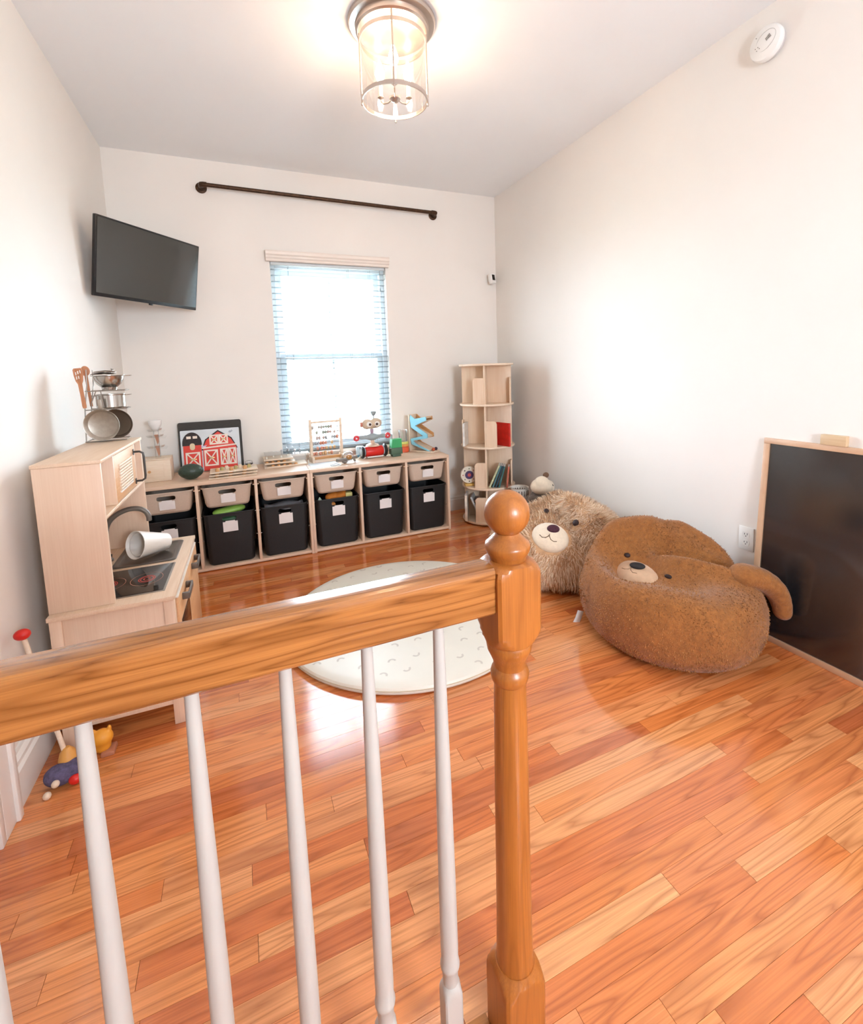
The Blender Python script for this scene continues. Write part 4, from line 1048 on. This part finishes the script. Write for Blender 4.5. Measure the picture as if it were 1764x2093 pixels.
# abacus
t = thing('abacus', 'wooden bead abacus standing in front of the window', 'abacus', (1.292, -0.17, ZS), 0.10)
for x in (-0.115, 0.115):
    b = B(); b.bb(x - 0.010, x + 0.010, -0.014, 0.014, 0.012, 0.325, 0.002); b.bb(x - 0.009, x + 0.009, -0.055, 0.055, 0.0, 0.045, 0.004); obj('side_post', b, M_pale, t)
b = B(); b.bb(-0.1045, 0.1045, -0.008, 0.008, 0.293, 0.309, 0.002); obj('top_bar', b, M_pale, t)
b = B(); b.bb(-0.1045, 0.1045, -0.008, 0.008, 0.018, 0.040, 0.002); obj('bottom_bar', b, M_honey, t)
bc = [mat('bead_grey', 'B7AFA8', 0.4), mat('bead_sage', 'A9B0A2', 0.4), mat('bead_blush', 'CDB6AE', 0.4), mat('bead_slate', 'A5A8AD', 0.4), mat('bead_terra', 'D08D72', 0.4), mat('bead_ochre', 'D4AC7C', 0.4)]
random.seed(8)
for k in range(6):
    z = 0.262 - 0.040 * k
    b = B(); b.cyl((-0.107, 0, z), (0.107, 0, z), 0.0025, seg=8); w = obj('bead_wire', b, M_wire, t)
    x = -0.098
    for j in range(7):
        gap = random.choice((0, 0, 0.012, 0.03)); 
        x += gap
        if x > 0.092: break
        r = 0.019 if (k == 5 and j == 4) else random.choice((0.011, 0.014, 0.014))
        b = B(); b.lathe([(0.004, -0.009), (r, -0.006), (r, 0.006), (0.004, 0.009)], 12, mtx=Matrix.Translation((x, 0, z)) @ rot('Y', PI / 2)); obj('bead', b, bc[(k + (j // 3)) % 6] if k < 4 else bc[4 + (j // 3) % 2], w)
        x += 0.0185
# dome toy
t = thing('dome_toy', 'grey toy with clear dome and amber core before the abacus', 'toy', (1.418, -0.345, ZS), 0.25)
b = B(); b.tube([(-0.095, -0.004, 0.030), (-0.06, 0, 0.026), (0, 0, 0.028), (0.07, 0, 0.036)], 0.012, 12); b.ell((-0.03, 0, 0.012), (0.022, 0.02, 0.012)); b.tube([(0.045, 0, 0.028), (0.05, 0, 0.010), (0.055, 0, 0.006)], 0.008, 10); obj('handle_bar', b, mat('warm_grey_plastic', '857C74', 0.4), t)
b = B(); b.ell((0, 0, 0.045), (0.046, 0.040, 0.042), 24, 14); obj('clear_dome', b, M_acryl, t)
b = B(); b.ell((0.004, -0.006, 0.044), (0.022, 0.018, 0.020), 16, 10); obj('amber_core', b, mat('amber', 'C98A3A', 0.3), t)
b = B(); b.cyl((0.068, 0, 0.036), (0.090, 0, 0.040), 0.009); obj('blue_nozzle', b, mat('teal_blue', '4E8296', 0.4), t)
b = B(); b.tube([(-0.08, -0.01, 0.004), (-0.12, -0.04, 0.003), (-0.15, -0.03, 0.003), (-0.145, 0.0, 0.003), (-0.11, 0.01, 0.004), (-0.08, 0.0, 0.012)], 0.0022, 6); obj('cord', b, mat('cord_grey', 'A8A3A0', 0.5), t)

# robot
t = thing('toy_robot', 'grey toy robot with big eyes and red hands on red roller', 'toy robot', (1.640, -0.215, ZS), 0.08)
b = B(); b.lathe([(0.036, -0.072), (0.040, -0.066), (0.040, 0.066), (0.036, 0.072)], 28, mtx=Matrix.Translation((0, -0.02, 0.050)) @ rot('Y', PI / 2)); obj('red_roller', b, M_red, t)
for s in (-1, 1):
    b = B(); b.torus((s * 0.092, -0.02, 0.050), 0.038, 0.0118, 28, 10, rot('Y', PI / 2)); wh = obj('tyre', b, M_black, t)
    b = B(); b.lathe([(0.034, -0.014), (0.034, 0.014)], 24, mtx=Matrix.Translation((s * 0.088, -0.02, 0.050)) @ rot('Y', PI / 2)); b.ell((s * 0.104, -0.02, 0.050), (0.008, 0.02, 0.02)); obj('hub', b, mat('hub_grey', 'C5D0D4', 0.4), wh)
b = B(); b.box((0, -0.0585, 0.012), (0.13, 0.006, 0.010), 0.002); b.box((0, -0.02, 0.010), (0.13, 0.07, 0.006), 0.001); obj('white_bumper', b, M_card, t)
b = B(); b.lathe([(0.055, 0.088), (0.050, 0.098), (0.030, 0.108), (0.018, 0.112), (0.015, 0.135)], 24); obj('skirt', b, mat('peach_plastic', 'E3C3AB', 0.5), t)
Mrg = mat('robot_grey', '9AA5A8', 0.5)
blob('torso', [((0, 0, 0.160), (0.050, 0.032, 0.030)), ((-0.08, 0, 0.163), (0.04, 0.015, 0.016)), ((0.08, 0, 0.163), (0.04, 0.015, 0.016)), ((-0.04, 0, 0.162), (0.03, 0.018, 0.018)), ((0.04, 0, 0.162), (0.03, 0.018, 0.018))], 0.005, Mrg, t)
for s in (-1, 1):
    b = B(); b.torus((s * 0.128, -0.002, 0.160), 0.015, 0.0095, 20, 10, rot('X', PI / 2)); obj('hand', b, mat('hand_red', 'DF4048', 0.4), t)
b = B(); b.cyl((0, 0, 0.188), (0, 0, 0.222), 0.014, 0.016); obj('neck', b, mat('neck_lilac', 'B79AAB', 0.5), t)
hd = blob('head', [((-0.036, 0, 0.262), (0.046, 0.034, 0.042)), ((0.034, 0, 0.266), (0.050, 0.034, 0.042)), ((0, 0, 0.258), (0.05, 0.034, 0.036))], 0.005, mat('head_cream', 'D3BCA2', 0.5), t)
for x in (-0.030, 0.036):
    b = B(); b.lathe([(0.021, 0), (0.020, 0.007), (0.015, 0.010), (0.001, 0.011)], 24, mtx=Matrix.Translation((x, -0.030, 0.262)) @ rot('X', PI / 2)); ey = obj('eye', b, mat('eye_white', 'F3EEE6', 0.3), hd)
    b = B(); b.lathe([(0.010, 0.0105), (0.009, 0.014), (0.001, 0.015)], 16, (0, 0, 0), mtx=Matrix.Translation((x + (0.004 if x < 0 else -0.006), -0.030, 0.262)) @ rot('X', PI / 2)); obj('pupil', b, mat('pupil_brown', '3A2019', 0.3), hd)
b = B(); b.tube([(0.004, -0.036, 0.240), (0.013, -0.037, 0.236), (0.022, -0.036, 0.240)], 0.0025, 6); obj('mouth', b, mat('mouth_brown', '6A3A2A', 0.5), hd)
b = B(); b.lathe([(0.020, 0), (0.022, 0.006), (0.014, 0.018)], 18, mtx=Matrix.Translation((-0.078, 0, 0.262)) @ rot('Y', -PI / 2)); obj('ear_piece', b, mat('ear_coral', 'D58A78', 0.5), hd)
b = B(); b.cyl((0.018, 0, 0.300), (0.018, 0, 0.325), 0.006); b.lathe([(0.010, 0.325), (0.022, 0.345), (0.024, 0.356), (0.020, 0.360), (0.001, 0.361)], 18, (0.018, 0, 0)); obj('antenna', b, Mrg, hd)
b = B(); b.box((-0.100, 0.03, 0.055), (0.045, 0.05, 0.075), 0.010); obj('blue_side_box', b, mat('pale_blue_plastic', 'BCD3DC', 0.4), t)

# green block figure
t = thing('green_block_toy', 'two tone green block toy beside the robot', 'toy', (1.806, -0.285, ZS), 0.1)
b = B(); b.bb(-0.036, 0.036, -0.022, 0.022, 0, 0.018, 0.003); b.bb(-0.048, 0.048, -0.026, 0.026, 0.0185, 0.070, 0.004); obj('lower_block', b, mat('dark_sage', '4B6652', 0.5), t)
b = B(); b.prism([(-0.042, 0.0705), (0.044, 0.0705), (0.042, 0.138), (-0.036, 0.138)], -0.024, 0.024, 'y'); obj('upper_block', b, mat('bright_green', '3DA868', 0.45), t)
# glass stacking cup
t = thing('stacking_cup', 'clear tumbler stacked on yellow and orange toy rings', 'toy', (1.922, -0.128, ZS))
for nm, z0, z1, r, cl_ in (('orange_ring', 0, 0.046, 0.045, 'E2603A'), ('peach_ring', 0.0465, 0.066, 0.044, 'F0A05A'), ('yellow_ring', 0.0665, 0.086, 0.0435, 'E9E07A')):
    b = B(); b.lathe([(r - 0.004, z0), (r, z0 + 0.004), (r, z1 - 0.003), (r - 0.003, z1), (0.001, z1)], 28); obj(nm, b, mat('cup_' + cl_, cl_, 0.4), t)
b = B(); b.lathe([(0.001, 0.087), (0.034, 0.087), (0.038, 0.184), (0.036, 0.184), (0.032, 0.090), (0.001, 0.090)], 28); obj('tumbler', b, M_acryl, t)

# zigzag ramp
t = thing('ball_ramp', 'blue and wood zigzag ball ramp at the right end of storage', 'toy', (2.083, -0.200, ZS), -0.95)
b = B(); b.bb(-0.115, 0.115, -0.055, 0.055, 0, 0.010, 0.002); obj('ramp_base', b, M_pale, t)
b = B(); b.bb(-0.116, -0.108, -0.055, 0.055, 0.0105, 0.305, 0.001); obj('back_board', b, M_pale, t)
zig = [(-0.10, 0.302), (-0.06, 0.272), (0.05, 0.290), (0.055, 0.262), (-0.055, 0.216), (0.060, 0.150), (0.062, 0.118), (-0.080, 0.090), (-0.06, 0.070), (0.085, 0.012), (0.060, 0.012), (-0.095, 0.060), (-0.105, 0.105), (0.020, 0.135), (-0.095, 0.200), (-0.098, 0.230), (-0.105, 0.27)]
for y0, y1, m, nm in ((-0.052, -0.042, mat('sky_blue_paint', '8FD0E4', 0.45), 'blue_zigzag_side'), (0.042, 0.052, M_honey, 'wood_zigzag_side')):
    b = B(); b.prism(zig, y0, y1, 'y'); obj(nm, b, m, t, smooth=False)
for (xa_, za), (xb_, zb) in (((-0.09, 0.262), (0.05, 0.280)), ((0.045, 0.258), (-0.085, 0.212)), ((-0.085, 0.196), (0.055, 0.128)), ((0.05, 0.122), (-0.085, 0.096)), ((-0.085, 0.072), (0.075, 0.016))):
    L_ = math.hypot(xb_ - xa_, zb - za); a = math.atan2(zb - za, xb_ - xa_)
    b = B(); b.box((0, 0, 0), (L_, 0.082, 0.005), 0, Matrix.Translation(((xa_ + xb_) / 2, 0, (za + zb) / 2)) @ rot('Y', -a)); obj('track', b, M_pale, t, smooth=False)
for y, cl_ in ((-0.018, 'B5512E'), (0.02, '3A2A3A')):
    b = B(); b.ell((0.096, y, 0.0245), 0.0135, 14, 10); o = obj('wooden_ball', b, mat('ball_' + cl_, cl_, 0.3)); o.matrix_world = Matrix.Translation(t.location) @ rot('Z', -0.95)
    tag(o, ('orange brown' if cl_[0] == 'B' else 'dark purple') + ' ball at the foot of the ball ramp', 'ball', 'balls at the foot of the ball ramp')

# ================================================================== PUSH TOYS BY THE LEFT WALL
t = thing('push_toy', 'wooden push stick toy with red knob and purple fluffy roller', 'push toy', (0.12, -2.02, 0))
b = B(); b.cyl((0.0, 0.0, 0.045), (-0.078, 0.02, 0.485), 0.007, seg=12); obj('stick', b, M_pale, t)
b = B(); b.ell((-0.080, 0.02, 0.493), (0.022, 0.018, 0.017), 18, 12); obj('knob', b, M_red, t)
blob('purple_roller', [((-0.015, -0.03, 0.034), (0.045, 0.030, 0.034)), ((0.02, -0.02, 0.034), (0.04, 0.030, 0.033))], 0.006, mat('purple_fluff', '5C5470', 0.95, var=0.35, scale=120, bump=0.5, bscale=180), t)
for p_ in ((-0.018, -0.062, 0.030), (-0.036, -0.078, 0.011)):
    b = B(); b.ell(p_, 0.011, 14, 10); obj('wooden_bead', b, M_pale, t)
b = B(); b.ell((0.028, -0.048, 0.018), (0.018, 0.016, 0.016), 14, 10); obj('red_bead', b, M_red, t)
b = B(); b.lathe([(0.026, 0.062), (0.020, 0.085), (0.008, 0.10)], 16, (0.0, 0.0, 0)); obj('orange_collar', b, mat('orange_wood', 'D89A4C', 0.5), t)
c_ = thing('cat_figure', 'small orange cat head toy on the floor under the kitchen', 'toy', (0.196, -1.955, 0))
o = blob('cat_body', [((0, 0, 0.055), (0.034, 0.028, 0.030)), ((0.0, 0.0, 0.030), (0.026, 0.022, 0.028)), ((-0.022, 0, 0.082), (0.008, 0.006, 0.012)), ((0.024, 0, 0.082), (0.008, 0.006, 0.014))], 0.004, mat('cat_orange', 'E79A2E', 0.5), c_, 3)
b = B(); b.box((0.018, -0.004, 0.008), (0.04, 0.05, 0.016), 0.004); obj('foot_block', b, mat('cat_foot', 'B9785A', 0.5), c_)

# ================================================================== BEAN BAGS
def sstep(a, b, x):
    t = max(0.0, min(1.0, (x - a) / (b - a)))
    return t * t * (3 - 2 * t)
def bag_mesh(name, ctr, R, hfun, m, parent, side, seed, amp, rmod=None):
    c = Vector(ctr); v = Vector((c.x - CAM.x, c.y - CAM.y, 0)).normalized()
    er = Vector((v.y, -v.x, 0))               # across, seen from the hall
    NA = 96
    rows = []
    tops = [0.88, 0.82, 0.75, 0.68, 0.6, 0.52, 0.44, 0.36, 0.28, 0.2, 0.12, 0.05, 0.01]
    def pt(rf, a, z):
        s, t = rf * math.cos(a), rf * math.sin(a)
        k = rmod(a, z) if rmod else 1.0
        p = er * (s * R * k) + v * (t * R * k) + Vector((0, 0, z))
        q = p * 3.2 + Vector((seed, seed * 2, 0))
        d = amp * (noise.noise(q) + 0.5 * noise.noise(q * 2.3))
        f = sstep(0.0, 0.1, z)
        n = (er * s + v * t) * f
        return p + n * d + Vector((0, 0, 1)) * d * f * 0.5
    for rf, zf in side:
        row = []
        for i in range(NA):
            a = 2 * PI * i / NA
            he = hfun(0.88 * math.cos(a), 0.88 * math.sin(a))
            row.append(pt(rf, a, zf * he))
        rows.append(row)
    for rf in tops:
        row = []
        for i in range(NA):
            a = 2 * PI * i / NA
            he = hfun(0.88 * math.cos(a), 0.88 * math.sin(a)); h = hfun(rf * math.cos(a), rf * math.sin(a))
            w = sstep(0.92, 0.66, rf)
            row.append(pt(rf, a, (0.93 * he) * (1 - w) + h * w))
        rows.append(row)
    b = B(); b.rings(rows)
    o = obj(name, b, m, parent, ang=3.0)
    md = o.modifiers.new('s', 'SMOOTH'); md.iterations = 3; md.factor = 0.5
    ms = o.modifiers.new('u', 'SUBSURF'); ms.levels = 1
    eval_mods(o)
    zmin = min(x.co.z for x in o.data.vertices)
    for x in o.data.vertices: x.co.z -= zmin
    for p in o.data.polygons: p.use_smooth = True
    return o
def bvh_world(o, off):
    me = o.data
    return BVHTree.FromPolygons([x.co + Vector(off) for x in me.vertices], [list(p.vertices) for p in me.polygons])
def hit(bvh, u, v):
    d = ray(u, v).normalized()
    loc, nor, idx, dist = bvh.ray_cast(CAM, d)
    return loc, nor
def frame(n, up=Vector((0, 0, 1)), roll=0.0):
    z = n.normalized(); x = up.cross(z)
    if x.length < 1e-3: x = Vector((1, 0, 0))
    x.normalize(); y = z.cross(x)
    return Matrix((x, y, z)).transposed().to_4x4() @ rot('Z', roll)
def fur(name, body, parent, n, l0, l1, w, m, droop, up, skip=(), seed=1, zmin=0.02):
    rnd = random.Random(seed)
    me = body.data; me.calc_loop_triangles()
    tris = me.loop_triangles; vs = me.vertices
    areas = [t.area for t in tris]; cum = []; s = 0
    for a in areas: s += a; cum.append(s)
    import bisect
    V, F = [], []
    k = 0
    while k < n:
        t = tris[bisect.bisect(cum, rnd.random() * s)]
        r1, r2 = rnd.random(), rnd.random()
        if r1 + r2 > 1: r1, r2 = 1 - r1, 1 - r2
        a, b_, c_ = (vs[i].co for i in t.vertices)
        p = a + (b_ - a) * r1 + (c_ - a) * r2
        k += 1
        if p.z < zmin: continue
        if any((p - q).length < rr for q, rr in skip): continue
        nn_ = t.normal
        dn = Vector((0, 0, -1)) - nn_ * (-nn_.z)
        q = p * 9
        sw = Vector((noise.noise(q), noise.noise(q + Vector((9, 0, 0))), noise.noise(q + Vector((0, 9, 0)))))
        d = (nn_ * up + dn * droop + sw * 0.9 + Vector((rnd.uniform(-.3, .3), rnd.uniform(-.3, .3), rnd.uniform(-.3, .3)))).normalized()
        L_ = rnd.uniform(l0, l1)
        sd = d.cross(nn_)
        if sd.length < 1e-4: continue
        sd = sd.normalized() * w * rnd.uniform(0.6, 1.2)
        base = p - nn_ * 0.002
        mid = base + d * L_ * 0.55 + nn_ * L_ * 0.10
        tip = base + d * L_ + dn * L_ * 0.18
        i0 = len(V)
        V += [base - sd, base + sd, mid + sd * 0.8, mid - sd * 0.8, tip]
        F += [(i0, i0 + 1, i0 + 2, i0 + 3), (i0 + 3, i0 + 2, i0 + 4)]
    mm = bpy.data.meshes.new(name); mm.from_pydata(V, [], F); mm.materials.append(m)
    o = bpy.data.objects.new(name, mm); COL.objects.link(o); o.parent = parent; o['kind'] = 'stuff'
    for p in mm.polygons: p.use_smooth = True
    return o
def fur_mat(name, c0, c1):
    m, n, p, N, L = nt(name)
    g = N.new('ShaderNodeNewGeometry'); cr = N.new('ShaderNodeValToRGB')
    cr.color_ramp.elements[0].color = rgb(c0) + (1,); cr.color_ramp.elements[1].color = rgb(c1) + (1,)
    L.new(g.outputs['Random Per Island'], cr.inputs[0]); L.new(cr.outputs[0], p.inputs['Base Color'])
    p.inputs['Roughness'].default_value = 0.8
    p.inputs['Sheen Weight'].default_value = 0.25
    return m

def facing_part(name, body_bvh, u, v, radii, m, parent, off, roll=0.0, sink=0.25, seg=24):
    loc, nor = hit(body_bvh, u, v)
    Mx = frame(nor, roll=roll)
    b = B(); b.ell((0, 0, 0), radii, seg, 16, Mx)
    o = obj(name, b, m, parent); c = loc - nor * radii[2] * sink - Vector(off)
    o.location = c
    return o, loc, nor
def stitched(name, bvh, px, m, parent, off, r=0.0022):
    pts = []
    for u, v in px:
        loc, nor = hit(bvh, u, v)
        if loc is not None: pts.append(loc + nor * 0.0006 - Vector(off))
    b = B(); b.tube(pts, r, 6); return obj(name, b, m, parent)

# --- shaggy bear
C1 = (2.452, -1.440, 0.0)
def h1(s, t):
    r2 = s * s + t * t
    h = 0.252 + 0.120 * (1 - r2) + 0.05 * sstep(-0.6, 0.8, t) + 0.035 * sstep(0.0, 0.6, s)
    h += 0.030 * math.exp(-((s - 0.30 + 0.35 * t) / 0.13) ** 2) - 0.028 * math.exp(-((s - 0.02 + 0.5 * t) / 0.12) ** 2)
    h += 0.020 * math.sin(5 * s + 3 * t)
    return h
b1 = thing('bear_bean_bag', 'shaggy light brown bear face bean bag behind the newel post', 'bean bag', C1)
M_b1 = mat('bear_pile', 'D0A47C', 0.95, var=0.15, scale=30, bump=0.5, bscale=90)
def rm1(a, z):
    return 1.0 + 0.22 * max(0.0, math.cos(a)) ** 2
body1 = bag_mesh('bag_body', C1, 0.388, h1, M_b1, b1, [(0.02, 0), (0.5, 0), (0.80, 0.0), (0.92, 0.10), (0.985, 0.26), (1.0, 0.45), (0.975, 0.63), (0.935, 0.80)], 3.3, 0.022, rm1)
bv1 = bvh_world(body1, C1)
M_eye = mat('eye_thread', '2A1512', 0.6, var=0.2, scale=200); M_nose = mat('nose_thread', '4A2230', 0.8, var=0.35, scale=260, bump=0.5, bscale=250); M_thread = mat('brown_thread', '6A4A2A', 0.8)
mz1, l1_, n1_ = facing_part('muzzle', bv1, 1125, 1097, (0.104, 0.108, 0.055), M_cream, b1, C1, sink=0.1)
mv1 = BVHTree.FromPolygons([x.co + mz1.location + Vector(C1) for x in mz1.data.vertices], [list(p.vertices) for p in mz1.data.polygons])
facing_part('nose', mv1, 1131, 1081, (0.037, 0.030, 0.018), M_nose, b1, C1, sink=0.0)
stitched('mouth_stitch', mv1, [(1103, 1093), (1108, 1098), (1115, 1099), (1121, 1096), (1124, 1091), (1123, 1096), (1126, 1103), (1132, 1107), (1138, 1107)], M_thread, b1, C1)
e1, la, na = facing_part('eye', bv1, 1117, 1049, (0.016, 0.020, 0.014), M_eye, b1, C1, sink=-1.1)
e2, lb, nb = facing_part('eye', bv1, 1180, 1071, (0.020, 0.020, 0.014), M_eye, b1, C1, sink=-1.1)
CV = Vector(C1)
fur('fur', body1, b1, 26000, 0.022, 0.044, 0.0022, fur_mat('bear_fur', 'D0A27A', 'F6DFC2'), 0.75, 0.42, [(l1_ - CV, 0.112), (la - CV, 0.028), (lb - CV, 0.030)], 5)

# --- brown sherpa bear
C2 = (2.474, -2.278, 0.0)
def h2(s, t):
    h = 0.312 + 0.185 * sstep(-0.05, 0.75, t) * (1 - 0.62 * sstep(-0.05, 0.95, s)) + 0.030 * sstep(-0.3, -0.8, t) * (1 - sstep(0.0, 0.6, s))
    h += 0.060 * sstep(-0.45, -0.9, s)
    h -= 0.100 * math.exp(-((s + 0.40) ** 2 / 0.080 + (t + 0.00) ** 2 / 0.11))          # hollow that holds the face
    h -= 0.105 * math.exp(-(((t - 0.36 + 0.22 * s) / 0.12) ** 2)) * sstep(-0.45, 0.0, s) * sstep(1.0, 0.55, s)   # fold behind the face
    h += 0.060 * math.exp(-(((t - 0.12 + 0.20 * s) / 0.12) ** 2)) * sstep(-0.35, 0.05, s) * sstep(1.05, 0.6, s)
    h -= 0.060 * math.exp(-(((t - 0.66 + 0.30 * s) / 0.07) ** 2)) * sstep(-0.15, 0.2, s)
    h -= 0.045 * math.exp(-((s - 0.10) ** 2 / 0.05 + (t + 0.26) ** 2 / 0.03))
    h -= 0.050 * math.exp(-((s + 0.05) ** 2 / 0.012 + (t - 0.62) ** 2 / 0.06))
    return h
def rm2(a, z):
    return 1.0 + 0.03 * math.cos(2 * a + 0.4)
b2 = thing('brown_bean_bag', 'rust brown sherpa bear bean bag in front of the chalkboard', 'bean bag', C2)
M_b2 = mat('sherpa_pile', '9C622E', 0.95, var=0.18, scale=55, bump=0.9, bscale=130, sheen=0.2)
body2 = bag_mesh('bag_body', C2, 0.384, h2, M_b2, b2, [(0.02, 0), (0.5, 0), (0.74, 0.0), (0.86, 0.05), (0.94, 0.17), (0.99, 0.34), (1.0, 0.52), (0.985, 0.68), (0.945, 0.83)], 7.7, 0.014, rm2)
bv2 = bvh_world(body2, C2)
CV2 = Vector(C2)
M_cr2 = mat('tan_velour', 'D3AC8A', 0.7, var=0.06, scale=40, bump=0.25, bscale=60, sheen=0.3)
mz2, l2_, n2_ = facing_part('muzzle', bv2, 1300, 1188, (0.152, 0.100, 0.080), M_cr2, b2, C2, roll=-0.15, sink=0.12)
mv2 = BVHTree.FromPolygons([x.co + mz2.location + CV2 for x in mz2.data.vertices], [list(p.vertices) for p in mz2.data.polygons])
facing_part('nose', mv2, 1303, 1158, (0.036, 0.024, 0.012), mat('nose_black', '1F1A1C', 0.7, var=0.2, scale=200), b2, C2, roll=-0.25, sink=0.35)
stitched('mouth_stitch', mv2, [(1271, 1161), (1277, 1163), (1285, 1163), (1290, 1160), (1289, 1165), (1293, 1170), (1302, 1172)], M_thread, b2, C2, 0.0018)
e1, la, na = facing_part('eye', bv2, 1282, 1135, (0.015, 0.012, 0.010), M_eye, b2, C2, sink=-0.2)
e2, lb, nb = facing_part('eye', bv2, 1366, 1179, (0.016, 0.010, 0.010), M_eye, b2, C2, sink=-0.2)
ear = blob('ear', [((2.665 + 0.13 * math.sin(1.45 * f), -2.505 - 0.085 * math.sin(1.45 * f), 0.335 - 0.150 * f ** 2), (0.062 - 0.026 * f, 0.066 - 0.026 * f, 0.055 - 0.016 * f)) for f in (0, 0.15, 0.3, 0.45, 0.6, 0.7, 0.8, 0.9, 1.0)], 0.009, M_b2, None, 6)
for x in ear.data.vertices: x.co -= CV2
ear.parent = b2
fm2 = fur_mat('sherpa_fur', '905A28', 'B67A40')
fur('fur', body2, b2, 26000, 0.004, 0.010, 0.0020, fm2, 0.3, 0.7, [(l2_ - CV2, 0.115), (la - CV2, 0.018), (lb - CV2, 0.018)], 6, 0.01)
tg = B(); pts = [at(1181, 1247, y=-1.98), at(1176, 1262, y=-1.99), at(1170, 1274, y=-2.0), at(1163, 1279, y=-2.0)]
rows = [[p - CV2 + Vector((0, 0, 0)), p - CV2 + Vector((0.022, -0.018, -0.004))] for p in pts]
tg.rings(rows, closed_ring=False); o = obj('care_tag', tg, M_card, b2); so = o.modifiers.new('s', 'SOLIDIFY'); so.thickness = 0.001; eval_mods(o)

# ================================================================== PLUSH
pc = at(1104, 1012, y=-0.93)
pl = thing('plush_animal', 'grey plush animal with cream head sitting behind the shaggy bean bag', 'plush toy', (pc.x, pc.y, 0))
z0 = pc.z
Mg = mat('grey_plush', '6E625A', 0.95, var=0.2, scale=90, bump=0.5, bscale=160, sheen=0.3)
blob('body', [((0, 0.01, z0 * 0.45), (0.095, 0.06, z0 * 0.45)), ((0, 0, z0 - 0.01), (0.085, 0.06, 0.06)), ((-0.085, -0.03, z0 - 0.025), (0.06, 0.035, 0.03)), ((0.095, -0.02, z0 - 0.01), (0.055, 0.035, 0.045)), ((0.145, -0.015, z0 - 0.02), (0.05, 0.03, 0.045)), ((-0.03, -0.03, z0 - 0.02), (0.10, 0.05, 0.045))], 0.010, Mg, pl)
blob('head', [((-0.008, -0.03, z0 + 0.075), (0.088, 0.07, 0.062)), ((-0.02, -0.05, z0 + 0.108), (0.058, 0.05, 0.048)), ((0.065, -0.02, z0 + 0.06), (0.04, 0.045, 0.05))], 0.007, M_cream, pl)
b = B(); b.ell((0.060, 0.01, z0 + 0.142), (0.026, 0.014, 0.022)); obj('ear', b, mat('plush_ear', '7A5A46', 0.95), pl)
b = B(); b.tube([(0.056, -0.078, z0 + 0.090), (0.060, -0.076, z0 + 0.082), (0.066, -0.072, z0 + 0.078)], 0.003, 6); obj('closed_eye', b, M_eye, pl)
b = B(); b.ell((-0.035, -0.072, z0 - 0.052), (0.022, 0.012, 0.012)); obj('paw', b, mat('paw_grey', 'A9A59E', 0.8), pl)
# white slotted rim of a toy basket behind the newel ball
pb = at(1062, 1003, y=-0.76)
t = thing('toy_basket', 'white slotted toy basket rim showing behind the newel ball', 'basket', (pb.x, pb.y, 0))
zt = pb.z + 0.030
b = B(); b.lathe([(0.001, 0.0), (0.058, 0.0), (0.066, zt - 0.004), (0.070, zt), (0.062, zt - 0.002), (0.054, 0.006), (0.001, 0.006)], 32); bo = obj('basket_wall', b, mat('basket_white', 'DDD5CB', 0.5), t)
for k in range(20):
    a = 2 * PI * k / 20
    b = B(); b.box((0.0635, 0, zt - 0.040), (0.006, 0.006, 0.040), 0, rot('Z', a)); obj('slot', b, mat('slot_dark', '4A3A30', 0.8), bo, smooth=False)
